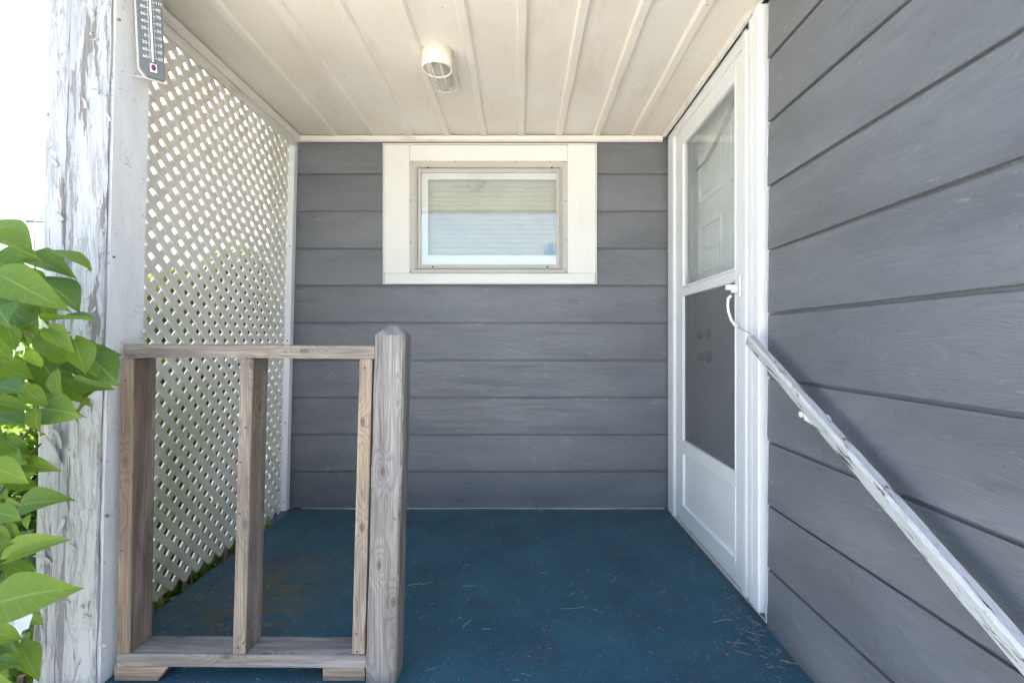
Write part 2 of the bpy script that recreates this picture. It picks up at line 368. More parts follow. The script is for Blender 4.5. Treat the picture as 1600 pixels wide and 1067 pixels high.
def tag(o, label=None, cat=None, group=None, kind=None):
    for k, v in (('label', label), ('category', cat), ('group', group), ('kind', kind)):
        if v: o[k] = v
    return o
def box(name, a, b, mat, parent, bevel=0.0015, **k): return MB().box(a, b).build(name, mat, parent, bevel, **k)
def inst(src, name, parent, wloc, rot=None):
    o = bpy.data.objects.new(name, src.data); C.objects.link(o); o.parent = parent; o.location = Vector(wloc) - WLOC[parent.name]
    if rot is not None: o.rotation_euler = rot
    WLOC[o.name] = Vector(wloc); return o

F = 769.0
def P(px, py, s): return Vector(((px - 813) * s, s * F, 1 - (py - 532) * s))   # point seen at a pixel with s metres per pixel

YB = 2.93            # back wall plane (siding lips)
XR = 0.86            # right wall plane (siding lips)
ZC = 2.216           # ceiling
GZ = -0.55           # ground level
H = 0.2207           # siding course

# ================================================================== setting
g = MB().add([(-400, -400, GZ), (400, -400, GZ), (400, 400, GZ), (-400, 400, GZ)], [(0, 1, 2, 3)]).build('ground', M['grass']); tag(g, 'flat green lawn around the house', 'ground', kind='structure')
d = MB().add([(-16, -14, GZ+.004), (9, -14, GZ+.004), (9, 0.24, GZ+.004), (-0.9, 0.24, GZ+.004), (-4.0, -0.9, GZ+.004), (-16, -0.9, GZ+.004)], [(0, 1, 2, 3, 4, 5)]).build('bounce_ground', M['drive']); tag(d, 'unseen pale gravel added to bounce sunlight into the porch', 'bounce_ground', kind='structure')  # unseen pale sheet added to bounce sunlight up to the ceiling
d = MB().add([(-2.6, 0.5, GZ+.006), (-1.42, 0.5, GZ+.006), (-1.42, 4.6, GZ+.006), (-2.4, 4.6, GZ+.006)], [(0, 1, 2, 3)]).build('shaded_soil_bed', M['soil']); tag(d, 'soil bed beside the porch, coloured dark to stand in for shade', 'soil', kind='structure')  # soil colour darkened to stand in for shade below the lattice

fl = MB().box((-1.346, 1.30, -0.09), (0.885, 2.95, -0.006)).build('porch_floor', M['black'], None, 0.0)
tag(fl, 'raised timber porch floor covered in blue outdoor carpet', 'floor', kind='structure')
cp = MB()
NX, NY = 40, 30
vs = []; fs = []
for j in range(NY + 1):
    for i in range(NX + 1):
        x = -1.346 + (0.88 + 1.346) * i / NX; y = 1.295 + (2.945 - 1.295) * j / NY
        ed = 0.004 * math.sin(y * 23) * (1 if i == 0 else 0)
        vs.append((x + ed, y, 0.0 + 0.0012 * math.sin(x * 5.1 + y * 3) + 0.0008 * math.sin(x * 13 - y * 9)))
for j in range(NY):
    for i in range(NX):
        a = j * (NX + 1) + i; fs.append((a, a + 1, a + NX + 2, a + NX + 1))
cp.add(vs, fs)
cp.build('carpet', M['carpet'], fl, smooth=True)
MB().box((-1.350, 1.29, -0.10), (-1.3465, 2.95, -0.003)).build('carpet_edge', M['carpet'], fl)
MB().box((-1.35, 1.288, -0.16), (0.86, 1.294, -0.001)).build('carpet_edge', M['carpet'], fl)
MB().box((-1.30, 1.35, GZ), (-1.25, 1.45, -0.09)).build('floor_pier', M['wood'], fl)
MB().box((-1.30, 2.6, GZ), (-1.25, 2.7, -0.09)).build('floor_pier', M['wood'], fl)
MB().box((0.7, 1.35, GZ), (0.8, 1.45, -0.09)).build('floor_pier', M['wood'], fl)
for k in range(2):
    z = -0.183 * (k + 1); y1 = 1.288 - 0.30 * k
    st = MB().box((-0.72, y1 - 0.30, GZ), (0.84, y1 - 0.002, z)).build('porch_step', M['carpet'], fl)

# ================================================================== house
house = empty('house', (0.0, 3.2, GZ), 'grey clapboard house around a sheltered entry porch', 'house')

# ---- siding planks
def plank_mesh(L, seed, mat, name):
    rnd = random.Random(seed); n = max(6, int(L / 0.16))
    prof = [(0.0, 0.0), (-0.0122, 0.0), (-0.0142, 0.0018), (-0.0142, 0.006), (-0.0115, H * 0.5), (-0.0106, H - 0.0105), (-0.0008, H - 0.0098), (-0.0012, H + 0.006), (0.0, H + 0.006)]
    vs = []; fs = []; m = len(prof); ph = [rnd.uniform(0, 6.28) for _ in range(4)]
    for i in range(n + 1):
        x = L * i / n; wz = 0.0010 * math.sin(x * 2.1 + ph[0]) + 0.0006 * math.sin(x * 6.3 + ph[1]); wy = 0.0008 * math.sin(x * 3.1 + ph[2])
        for (y, z) in prof:
            vs.append((x, y + (wy if y < -0.005 else 0), z + (wz if z < 0.01 else 0)))
    for i in range(n):
        for k in range(m - 1): fs.append((i*m+k, (i+1)*m+k, (i+1)*m+k+1, i*m+k+1))
        fs.append((i*m+m-1, (i+1)*m+m-1, (i+1)*m, i*m))
    fs += [tuple(range(m-1, -1, -1)), tuple(n*m+k for k in range(m))]
    b = MB().add(vs, fs)
    return b
WS = 1 / 262.3 * (YB - .015) / YB                   # the window opening
OX0, OX1, OZ0, OZ1 = (640.5 - 813) * WS - .004, (886.5 - 813) * WS + .004, 1 - (427 - 532) * WS - .004, 1 - (252.5 - 532) * WS + .004
bw = MB().box((-1.47, YB + .0145, GZ), (0.93, YB + 0.12, OZ0)).box((-1.47, YB + .0145, OZ1), (0.93, YB + 0.12, 2.75)).box((-1.47, YB + .0145, OZ0 + .0002), (OX0, YB + .12, OZ1 - .0002)).box((OX1, YB + .0145, OZ0 + .0002), (.93, YB + .12, OZ1 - .0002)).build('back_wall', M['siding'], house, origin=(0, 2.99, 0))
bw['label'] = 'grey clapboard wall with the small window facing the steps'
first = {}
def cut_plank(x0, x1, z, seed):
    plank_mesh(x1 - x0, seed, M['siding'], 'plank').map(lambda p: (p.x + x0, p.y + YB + .0143, p.z + z)).build('siding_plank', M['siding'], bw, grain=(1, 0, 0), origin=(x0, YB + .0143, z))
for k in range(-1, 12):
    key = k % 3
    z = 0.005 + H * k
    if z + H > OZ0 and z < OZ1:
        cut_plank(-1.455, OX0 - .03, z, 100 + key); cut_plank(OX1 + .03, .875, z, 100 + key)
        if z < OZ0: MB().box((OX0 - .0298, YB + .002, z), (OX1 + .0298, YB + .0142, OZ0)).build('siding_plank', M['siding'], bw, .001)
        if z + H > OZ1: MB().box((OX0 - .0298, YB + .004, OZ1), (OX1 + .0298, YB + .0142, z + H - .006)).build('siding_plank', M['siding'], bw, .001)
        continue
    if key not in first:
        o = plank_mesh(2.33, 100 + key, M['siding'], 'plank').map(lambda p, z=z: (p.x - 1.455, p.y + YB + .0143, p.z + z)).build('siding_plank', M['siding'], bw, grain=(1, 0, 0), origin=(-1.455, YB + .0143, z)); first[key] = o
    else: inst(first[key], 'siding_plank', bw, (-1.455, YB + .0143, z))
MB().box((-1.49, YB - 0.004, GZ), (-1.457, YB + 0.12, 2.6)).build('corner_board', M['siding'], bw, 0.002)
MB().box((-1.30, YB - 0.005, -0.004), (0.86, YB + 0.004, 0.004)).build('caulk_bead', M['chip'], bw, 0.001)

# right wall (faces -X); the door opening lies between y 1.73 and 2.93
rw = MB().box((XR + .0145, 0.30, GZ), (XR + 0.22, 1.725, 2.75)).build('side_wall', M['siding'], house, origin=(XR + .1, 1.0, 0))
rw['label'] = 'grey clapboard wall carrying the sloping handrail'
MB().box((XR - .006, 0.25, GZ), (XR + .21, 0.315, 2.74)).build('corner_board', M['siding'], rw, .002)  # unseen wall end, cut short here so light reaches the lattice
first = {}
Z0 = 1.0956 - 5 * H
L = 1.395
for k in range(-2, 12):
    key = k % 4; z = Z0 + H * k
    rot = Euler((0, 0, R(-90))); y0 = 1.712 + random.uniform(-.004, .003)
    if key not in first:
        b = plank_mesh(L, 200 + key, M['siding'], 'plank')
        o = b.build('siding_plank', M['siding'], rw, grain=(1, 0, 0), origin=(0, 0, 0)); o.location = Vector((XR + .0143, y0, z)) - WLOC[rw.name]; o.rotation_euler = rot; first[key] = o
    else: inst(first[key], 'siding_plank', rw, (XR + .0143, y0, z), rot)
# ragged caulk along the plank ends
pts = []
for i in range(60):
    z = 0.02 + i * 0.0365; kk = ((z - Z0) / H) % 1.0
    pts.append((XR + .004 - 0.010 * (1 - kk) * .9, 1.716 + random.uniform(-.004, .004), z))
MB().tube(pts, [random.uniform(.0005, .0019) for _ in pts], 6).build('caulk_bead', M['caulk'], rw)

# wall pieces around and behind the entry door
MB().box((XR + .20, 1.725, GZ), (XR + 0.30, 3.1, 2.75)).build('entry_recess', M['doorw'], house)
MB().box((0.92, 1.726, 2.24), (1.06, 2.94, 2.75)).build('door_header', M['doorw'], house)
# room behind and the roof
MB().box((1.17, 0.32, GZ), (6, 9, 2.75)).build('house_block', M['siding'], house)
MB().box((-1.47, 3.6, GZ), (1.16, 9, 2.75)).build('house_block', M['siding'], house)
MB().box((-1.47, 3.06, GZ), (-1.38, 3.59, 2.75)).build('house_block', M['siding'], house)
MB().box((-1.37, 3.06, GZ), (1.15, 3.59, 0.9)).build('house_block', M['siding'], house)
MB().prism([(-1.56, 2.75, 2.76), (-1.56, 9.4, 2.76), (-1.56, 6.0, 4.6)], (9, 0, 0)).build('roof', M['roof'], house)
MB().prism([(0.55, 0.1, 2.765), (6.4, 0.1, 2.765), (3.4, 0.1, 4.4)], (0, 2.6, 0)).build('roof', M['roof'], house)
MB().prism([(-1.385, 1.22, 2.27), (-1.385, 2.92, 2.32), (-1.385, 2.92, 2.74), (-1.385, 1.22, 2.40)], (2.225, 0, 0)).build('porch_roof', M['roof'], house)
MB().box((-1.40, 1.19, 2.19), (0.84, 1.218, 2.41)).build('fascia_board', M['wtrim'], house, 0.002)

# ---- porch ceiling
cl = MB().box((-1.352, 1.225, ZC + .012), (0.874, 2.925, ZC + .045)).build('porch_ceiling', M['ceil'], house, origin=(0, 2.1, ZC))
cl['label'] = 'cream painted board ceiling with raised battens'
bx = [-1.094 + .2205 * k for k in range(9)]
edges = [-1.35] + bx + [0.872]
for i in range(10):
    x0, x1 = edges[i], edges[i + 1]; dz = random.uniform(-.001, .001)
    b = MB(); n = 8; vs = []; fs = []
    for j in range(n + 1):
        y = 1.226 + (2.922 - 1.226) * j / n; sag = -0.0015 * math.sin(j * 1.3 + i)
        for (x, z) in ((x0 + .002, .010), (x0 + .002, 0), ((x0+x1)/2, -.0015 + sag), (x1 - .002, 0), (x1 - .002, .010)): vs.append((x, y, ZC + z + dz))
    for j in range(n):
        for k in range(4): fs.append((j*5+k, j*5+k+1, (j+1)*5+k+1, (j+1)*5+k))
        fs.append((j*5+4, j*5, (j+1)*5, (j+1)*5+4))
    fs += [(0, 1, 2, 3, 4), tuple(n*5+k for k in (4, 3, 2, 1, 0))]
    b.add(vs, fs).build('ceiling_panel', M['ceil'], cl, grain=(0, 1, 0))
    if i < 9:
        w = .021; b = MB(); vs = []; fs = []; jit = [random.uniform(-.0015, .0015) for _ in range(n + 1)]
        for j in range(n + 1):
            y = 1.227 + (2.921 - 1.227) * j / n
            for (dx, z) in ((-w, .002), (-w, -.008), (-w + .003, -.0120), (w - .009, -.0120), (w, -.003), (w, .002)):
                if x1 > 0.1: dx = -dx
                vs.append((x1 + dx + jit[j], y, ZC + z - .001))
        for j in range(n):
            for k in range(6): fs.append((j*6+k, j*6+(k+1) % 6, (j+1)*6+(k+1) % 6, (j+1)*6+k))
        fs += [tuple(range(6)), tuple(n*6+k for k in range(5, -1, -1))]
        b.add(vs, fs).build('batten', M['batten'], cl, grain=(0, 1, 0))
pr = [(0, 0), (0, -.030), (-.006, -.032), (-.016, -.022), (-.020, -.006), (-.020, 0)]
MB().prism([(-1.33, YB - .012 + y, ZC - .010 + z) for (y, z) in pr], (2.17, 0, 0)).build('ceiling_trim', M['oldtrim'], cl, grain=(1, 0, 0))
MB().prism([(-1.315 - y * 1.1, 1.5, ZC - .010 + z) for (y, z) in pr], (0, 1.4, 0)).build('ceiling_trim', M['oldtrim'], cl, grain=(0, 1, 0))
MB().box((-1.333, 1.5, 2.135), (-1.316, 2.905, ZC - .004)).build('ceiling_trim', M['oldtrim'], cl, 0.002)
pr2 = [(0, 0), (0, -.012), (-.008, -.022), (-.020, -.022), (-.028, -.012), (-.028, 0)]
MB().prism([(0.862 + y, 1.23, ZC - .002 + z) for (y, z) in pr2], (0, 1.665, 0)).build('ceiling_trim', M['oldtrim'], cl, grain=(0, 1, 0))

# ---- window
s = 1 / 262.3 * (YB - .015) / YB
def WX(px): return (px - 813) * s
def WZ(py): return 1 - (py - 532) * s
yf = YB - .020
wb = [WX(600.5), WZ(443), WX(930.5), WZ(227)]; wi = [WX(640.5), WZ(427), WX(886.5), WZ(252.5)]
win = MB().box((wb[0], yf, wi[1] - .001), (wi[0], YB + .03, wb[3])).build('window', M['wtrim'], house, .003, origin=(0, YB, 1.75))
win['label'] = 'small horizontal window with wide cream casing and metal storm frame'
MB().box((wi[2], yf, wi[1] - .001), (wb[2], YB + .03, wb[3])).build('casing_board', M['wtrim'], win, .003)
MB().box((wi[0] + .001, yf + .001, wi[3]), (wi[2] - .001, YB + .03, wb[3] - .002)).build('casing_board', M['wtrim'], win, .003)
MB().box((wb[0] + .002, yf - .002, wb[1]), (wb[2] - .002, YB + .03, wi[1] - .002)).build('sill_board', M['wtrim'], win, .003)
MB().frame('y', yf - .006, yf + .02, (wb[0] - .006, wb[1] - .004, wb[2] + .006, wb[3] + .006), (wb[0] - .001, wb[1] - .0005, wb[2] + .001, wb[3] + .001)).build('edge_bead', M['wtrim'], win)
i1 = [WX(649.5), WZ(421), WX(878), WZ(261)]; i2 = [WX(658), WZ(413.5), WX(869.5), WZ(270)]; i3 = [WX(668), WZ(398), WX(868), WZ(279)]
MB().frame('y', yf - .002, yf + .012, wi, i1).build('storm_frame', M['alu'], win, .0015)
im = [i1[0] + .011, i1[1] + .009, i1[2] - .011, i1[3] - .009]
MB().frame('y', yf - .009, yf + .010, (i1[0] + .002, i1[1] + .002, i1[2] - .002, i1[3] - .002), im).build('storm_frame', M['alu'], win, .0015)
MB().frame('y', yf + .001, yf + .016, (im[0] + .002, im[1] + .002, im[2] - .002, im[3] - .002), (i2[0], i2[1], i2[2], i2[3])).build('storm_sash', M['alu'], win, .0015)
MB().box((i2[0] - .006, yf + .007, i2[1] - .006), (i2[2] + .006, yf + .010, i2[3] + .006)).build('storm_pane', M['glass'], win)
MB().frame('y', yf + .022, yf + .046, (wi[0], wi[1], wi[2], wi[3]), (i3[0], i3[1], i3[2] + .02, i3[3])).build('sash', M['white'], win, .003)
for sx in (640, 645, 764, 882, 886): pass
for (px, py) in ((645, 254), (712, 254), (806, 254), (881, 254), (642.5, 314), (642.5, 379), (884.5, 315), (884.5, 376), (642, 425), (884.5, 425)):
    MB().tube([(WX(px), yf - .0055, WZ(py)), (WX(px), yf - .001, WZ(py))], .0035, 8).build('screw', M['dark'], win)
for (px, py) in ((670, 264), (862, 264), (677, 418), (855, 418)):
    MB().tube([(WX(px), yf - .013, WZ(py)), (WX(px), yf - .008, WZ(py))], .0055, 8).build('clip_screw', M['dark'], win)
nb = 17; zb0, zb1 = i3[1] - .004, i3[3] + .02
for k in range(nb):
    z = zb0 + (zb1 - zb0) * (k + .5) / nb
    b = MB(); hh = (zb1 - zb0) / nb * .56; vs = []
    for x in (i3[0] - .004, i3[2] + .016):
        for (y, zz) in ((-.006, -hh), (-.001, -hh * .3), (.002, hh * .4), (.003, hh), (.005, hh), (.004, hh * .4), (.001, -hh * .3), (-.004, -hh)): vs.append((x, yf + .056 + y, z + zz))
    b.add(vs, [(k2, (k2+1) % 8, 8+(k2+1) % 8, 8+k2) for k2 in range(8)] + [tuple(range(7, -1, -1)), tuple(range(8, 16))]).build('blind_slat', M['blind'], win)
for px in (672, 768, 862): MB().tube([(WX(px), yf + .047, zb0), (WX(px), yf + .047, zb1)], .0009, 5).build('blind_cord', M['blind'], win)
MB().box((i3[0] - .03, yf + .070, wi[1] - .02), (i3[2] + .05, yf + .075, wi[3] + .02)).build('room_back', M['wtrim'], win)
bp = MB().box((WX(850), yf + .0040, WZ(397)), (WX(866), yf + .0066, WZ(392))).box((WX(856), yf + .0040, WZ(391.5)), (WX(864), yf + .0066, WZ(381))).build('sticker', M['blue'], win)

# ---- entry door: storm door in a white frame
XD = 0.880
dr = MB()
Yh, Yl = 2.785, 1.935           # hinge and latch edge of the leaf
gy0, gy1 = 2.008, 2.672         # glass span in y
def rails(z0, z1, x0=XD, x1=XD + .028): dr.box((x0, gy0 + .0005, z0), (x1, gy1 - .0005, z1))
dr.box((XD, Yl, .012), (XD + .028, gy0, 2.150)); dr.box((XD, gy1, .012), (XD + .028, Yh, 2.150))
rails(.0125, .098); rails(.405, .455); rails(1.247, 1.285); rails(2.072, 2.1495)
door = dr.build('storm_door', M['doorw'], house, .0035, seg=2, origin=(XD, 2.36, 1.1))
door['label'] = 'white storm door with glass above, dark screen below and solid kick panel'
MB().box((XD + .012, gy0 - .004, 1.280), (XD + .016, gy1 + .004, 2.076)).build('glass_pane', M['dglass'], door)
MB().box((XD + .012, gy0 - .004, .45), (XD + .0135, gy1 + .004, 1.250)).build('screen', M['screen'], door)
MB().box((XD + .010, gy0 - .004, .094), (XD + .020, gy1 + .004, .409)).build('kick_panel', M['doorw'], door)
for (z0, z1, w) in ((1.2855, 2.0715, .010), (.4555, 1.2465, .008), (.0985, .4045, .012)):
    MB().frame('x', XD - .003, XD + .013, (gy0 + .001, z0, gy1 - .001, z1), (gy0 + w, z0 + w, gy1 - w, z1 - w)).build('pane_bead', M['white'], door, .002)
for dz in (.030, .047): MB().box((XD + .016, gy0, 1.285 + dz), (XD + .020, gy1, 1.287 + dz)).build('pane_track', M['steel'], door)
MB().box((XD + .0145, gy0 + .01, .458), (XD + .021, gy1 - .01, .482)).build('screen_rail', M['alu'], door, .001)
# frame
fr = MB().box((.868, 1.900, .008), (.925, Yl - .002, 2.206)).build('door_frame', M['white'], house, .003, origin=(.88, 2.36, 1.1))
fr['label'] = 'white moulded door frame and casing'
MB().box((.872, Yh + .002, .002), (.925, 2.912, 2.206)).build('frame_jamb', M['white'], fr, .003)
MB().box((.866, Yh + .003, .003), (.8715, Yh + .022, 2.150)).build('hinge_strip', M['white'], fr, .0015)
MB().box((.872, Yl - .001, 2.152), (.925, Yh + .001, 2.206)).build('frame_head', M['white'], fr, .003)
MB().box((.857, 1.871, .020), (.90, 1.8975, 2.180)).build('casing', M['white'], fr, .004, seg=2)
MB().box((.864, 1.836, .028), (.90, 1.8675, 2.186)).build('casing', M['white'], fr, .004, seg=2)
MB().box((.850, 1.806, .030), (.90, 1.8345, 2.190)).build('casing', M['white'], fr, .004, seg=2)
MB().box((.843, 1.742, .034), (.90, 1.790, 2.194)).build('casing', M['white'], fr, .006, seg=3)
MB().box((.870, 1.74, -.002), (1.06, 2.91, .007)).build('threshold', M['alu'], fr, .002)
for z in (.28, .62, 1.02, 1.47, 1.72): MB().tube([(.8462, 1.771, z), (.844, 1.771, z)], .003, 8).build('screw', M['steel'], fr)
# pull handle
hp = MB().box((XD - .010, 1.955, 1.176), (XD - .0005, 1.985, 1.262)).build('handle_plate', M['plastic'], door, .003, seg=2)
MB().box((XD - .036, 1.958, 1.190), (XD - .0105, 1.980, 1.222)).build('latch_housing', M['plastic'], door, .005, seg=2)
MB().tube([(XD - .030, 1.972, 1.213), (XD - .056, 1.976, 1.213)], .0115, 12).build('push_button', M['plastic'], door, .002)
hpts = [(XD - .036, 1.970, 1.180), (XD - .047, 1.972, 1.168), (XD - .049, 1.973, 1.145), (XD - .046, 1.972, 1.115), (XD - .036, 1.970, 1.082), (XD - .022, 1.968, 1.060), (XD - .002, 1.966, 1.050)]
MB().tube(hpts, [.006, .006, .0055, .0055, .0055, .005, .006], 8).build('pull_handle', M['plastic'], door, smooth=True)
# safety chain behind the glass
hp = []
A, B = Vector((XD + .05, 2.13, 2.04)), Vector((XD + .05, 2.45, 1.90))
for i in range(22 * 8):
    t = i / (22 * 8 - 1); p = A.lerp(B, t); p.z -= .012 * 4 * t * (1 - t); an = i / 8 * 6.283
    hp.append(p + Vector((.009 * math.cos(an), .003 * math.cos(an), .009 * math.sin(an))))
MB().tube(hp, .0022, 5).build('spring', M['spring'], door, smooth=True)
MB().tube([(XD + .05, 2.60, 1.895), (XD + .05, 2.45, 1.90)], .006, 8).build('closer_rod', M['spring'], door, smooth=True)
# inner panelled door
XI = .985
idr = MB().box((XI, 1.90, .03), (XI + .04, 2.80, 2.12)).build('inner_door', M['doorw'], house, .002, origin=(XI, 2.35, 1.1))
idr['label'] = 'white six panel entry door behind the storm door'
for (y0, y1) in ((1.99, 2.30), (2.40, 2.71)):
    for (z0, z1) in ((.20, .78), (.95, 1.62), (1.74, 2.02)):
        w = .030
        MB().frame('x', XI - .009, XI - .0005, (y0, z0, y1, z1), (y0 + .018, z0 + .018, y1 - .018, z1 - .018)).build('panel_moulding', M['doorw'], idr, .003, seg=2)
        MB().box((XI - .007, y0 + w + .012, z0 + w + .012), (XI - .0005, y1 - w - .012, z1 - w - .012)).build('raised_panel', M['doorw'], idr, .005)
for (z, r) in ((1.03, .030), (.915, .027)):
    kb = MB().tube([(XI - .001, 2.555, z), (XI - .012, 2.555, z)], .034 if z > 1 else .032, 16).build('knob_rose', M['dark'], idr, .002)
    MB().tube([(XI - .0125, 2.555, z), (XI - .03, 2.555, z), (XI - .036, 2.555, z), (XI - .058, 2.555, z), (XI - .064, 2.555, z)], [.012, .012, r * .8, r * .85, r * .5], 14).build('door_knob', M['dark'], idr, smooth=True)
MB().box((XI - .02, 1.735, .02), (1.055, 1.895, 2.20)).build('inner_jamb', M['doorw'], house)
MB().box((XI - .02, 2.805, .02), (1.055, 2.925, 2.20)).build('inner_jamb', M['doorw'], house)

# ================================================================== handrail
hr = empty('handrail', (0.80, 1.2, 0.74), 'sloping white wooden handrail with chipped paint on the side wall', 'handrail')
P0 = Vector((.798, 1.705, 1.003)); dirv = Vector((0, -.922, -.497)).normalized(); P1 = P0 + dirv * 1.42
upv = Vector((1, 0, 0)).cross(dirv).normalized()
if upv.z < 0: upv = -upv
b = MB(); n = 40; prof = [(-.015, -.016), (-.009, -.021), (.009, -.021), (.015, -.016), (.016, .010), (.010, .017), (-.010, .017), (-.016, .010)]
vs = []; fs = []
for i in range(n + 1):
    c = P0.lerp(P1, i / n)
    for (x, u) in prof: vs.append(c + Vector((1, 0, 0)) * (x + random.uniform(-.0008, .0008)) + upv * (u + random.uniform(-.0008, .0008)))
for i in range(n):
    for k in range(8): fs.append((i*8+k, i*8+(k+1) % 8, (i+1)*8+(k+1) % 8, (i+1)*8+k))
fs += [tuple(range(7, -1, -1)), tuple(n*8+k for k in range(8))]
b.add(vs, fs).build('rail', M['rail'], hr, grain=dirv)
for t in (.375, 1.25):
    c = P0 + dirv * t
    MB().tube([(XR - .0145 + .014, c.y, c.z - .05), (XR - .012, c.y, c.z - .05)], .019, 16).build('wall_flange', M['plastic'], hr, .002)
    MB().tube([(XR - .012, c.y, c.z - .05), (.815, c.y, c.z - .052), (.800, c.y, c.z - .044), (.798, c.y, c.z - .026)], .0075, 8).build('bracket_arm', M['plastic'], hr, smooth=True)
    MB().tube([(.806, c.y + .02, c.z - .034), (.792, c.y + .02, c.z - .034)], .009, 14).build('bracket_plate', M['plastic'], hr, .002)
MB().tube([(.800, 1.69, 1.018), (.806, 1.72, 1.024), (.835, 1.84, 1.038), (XD - .012, 1.955, 1.052), (XD - .016, 1.972, 1.056), (XD - .026, 1.974, 1.062), (XD - .030, 1.968, 1.070)], .0018, 6).build('hook_wire', M['steel'], hr, smooth=True)
for t in (.18, .55, .71, 1.05): MB().tube([P0 + dirv * t + upv * .0165, P0 + dirv * t + upv * .0182], .0035, 8).build('nail_head', M['rust'], hr)

# ================================================================== porch post
def plean(p):            # the post leans outwards towards its foot
    k = (ZC - p.z)
    return (p.x - 0.024 * k, p.y, p.z)
post = empty('porch_post', (-1.28, 1.48, 0.0), 'thick white porch post with badly peeling paint beside the lilac', 'post')
def wob(b, cuts=40, amp=.0016):
    return b
def pbox(name, a, b_, mat, seed, amp=.0018, n=34):
    rnd = random.Random(seed); x0, y0, z0 = a; x1, y1, z1 = b_; vs = []; fs = []
    for i in range(n + 1):
        z = z0 + (z1 - z0) * i / n
        ring = [(x0, y0), (x0 + .006, y0 - .004), ((x0+x1)/2, y0 - .005), (x1 - .006, y0 - .004), (x1, y0), (x1, y1), (x0, y1)]
        for (x, y) in ring: vs.append((x + rnd.uniform(-amp, amp), y + rnd.uniform(-amp, amp), z))
    m = 7
    for i in range(n):
        for k in range(m): fs.append((i*m+k, i*m+(k+1) % m, (i+1)*m+(k+1) % m, (i+1)*m+k))
    fs += [tuple(range(m-1, -1, -1)), tuple(n*m+k for k in range(m))]
    return MB().add(vs, fs).map(plean).build(name, mat, post, grain=(0, 0, 1))
pf = 1.407
pbox('post_core', (-1.335, pf + .0085, 0.001), (-1.184, 1.552, ZC + .05), M['bare'], 1, .0008)
pbox('post_board', (-1.343, pf + .002, 0.002), (-1.283, pf + .0075, ZC + .05), M['post'], 2)
pbox('post_board', (-1.258, pf + .002, 0.002), (-1.164, pf + .0075, ZC + .05), M['post'], 3)
sb = pbox('post_side_board', (-1.183, pf + .0165, 0.002), (-1.163, 1.555, ZC + .05), M['posts'], 4, .0005)
pbox('post_side_board', (-1.348, pf + .016, 0.002), (-1.336, 1.552, ZC + .05), M['post'], 5, .0008)
# curled paint flakes standing off the front boards
rnd = random.Random(11)
def flake(px, py, w, h, curl, ang=0):
    c = P(px, py, (pf - .004) / F); b = MB(); vs = []; n = 5
    for i in range(n):
        t = i / (n - 1); a = t * curl
        for k in (0, 1, 2):
            uu = (k - 1) * w * .5 * (1 - .35 * t * (1 if k == 1 else 1.3)); vv = h * (math.sin(a) / max(curl, .1)); yy = -h * (1 - math.cos(a)) / max(curl, .1)
            vs.append((uu * math.cos(ang) - vv * math.sin(ang), yy - .0015, uu * math.sin(ang) + vv * math.cos(ang)))
    vs2 = [(x, y + .0009, z) for (x, y, z) in vs]
    fs = []
    for i in range(n - 1):
        for k in (0, 1):
            a = i*3+k; fs += [(a, a+1, a+4, a+3), (a+15, a+18, a+19, a+16)]
    per = [0, 1, 2, 5, 8, 11, 14, 13, 12, 9, 6, 3]
    for i in range(len(per)): a, c2 = per[i], per[(i+1) % len(per)]; fs.append((a, a+15, c2+15, c2))
    b.add(vs + vs2, fs).map(lambda p: p + c).build('paint_flake', M['flake'], post, smooth=True)
for (px, py, w, h, cu, an) in ((136, 424, .012, .03, 1.3, .2), (92, 420, .022, .045, 1.2, -.5), (84, 590, .03, .06, .9, .15), (88, 725, .028, .11, .7, .12), (92, 700, .02, .07, .9, -.2), (85, 770, .016, .05, 1.1, 2.6), (146, 788, .012, .02, 1.4, 2.8), (100, 810, .015, .05, .9, 3.0),
        (118, 860, .012, .03, 1.0, .3), (78, 880, .016, .05, 1.2, .5), (98, 345, .014, .03, 1.0, .4), (146, 25, .01, .03, 1.4, .2), (134, 170, .012, .03, 1.2, -.2), (152, 60, .010, .02, 1.3, 2.5), (155, 145, .012, .02, 1.2, 1.2), (172, 190, .008, .03, 1.2, 0.1), (90, 260, .012, .03, .9, .5), (165, 570, .01, .02, 1.2, .3), (150, 480, .008, .02, 1.2, 2.9), (140, 640, .01, .025, 1.2, -.3), (165, 1010, .012, .02, 1.2, .4), (140, 965, .01, .02, 1.2, .9)):
    flake(px, py, w, h, cu, an)
for k in range(46):
    z = rnd.uniform(.02, 2.0); xx = rnd.choice((rnd.uniform(-1.34, -1.29), rnd.uniform(-1.255, -1.17), -1.165)) - 0.024 * (ZC - z)
    s_ = (pf - .004) / F; flake(813 + xx / s_, 532 + (1 - z) / s_, rnd.uniform(.003, .009), rnd.uniform(.006, .022), rnd.uniform(.8, 1.5), rnd.uniform(-.6, .6) + rnd.choice((0, 3.14)))
for (px, py, r) in ((168, 805, .005), (187, 32, .004), (179, 402, .003)):
    c = P(px, py, (pf - .002) / F); MB().tube([c, c + Vector((0, -.004, 0))], r, 8).build('rusty_nail', M['rust'], post)

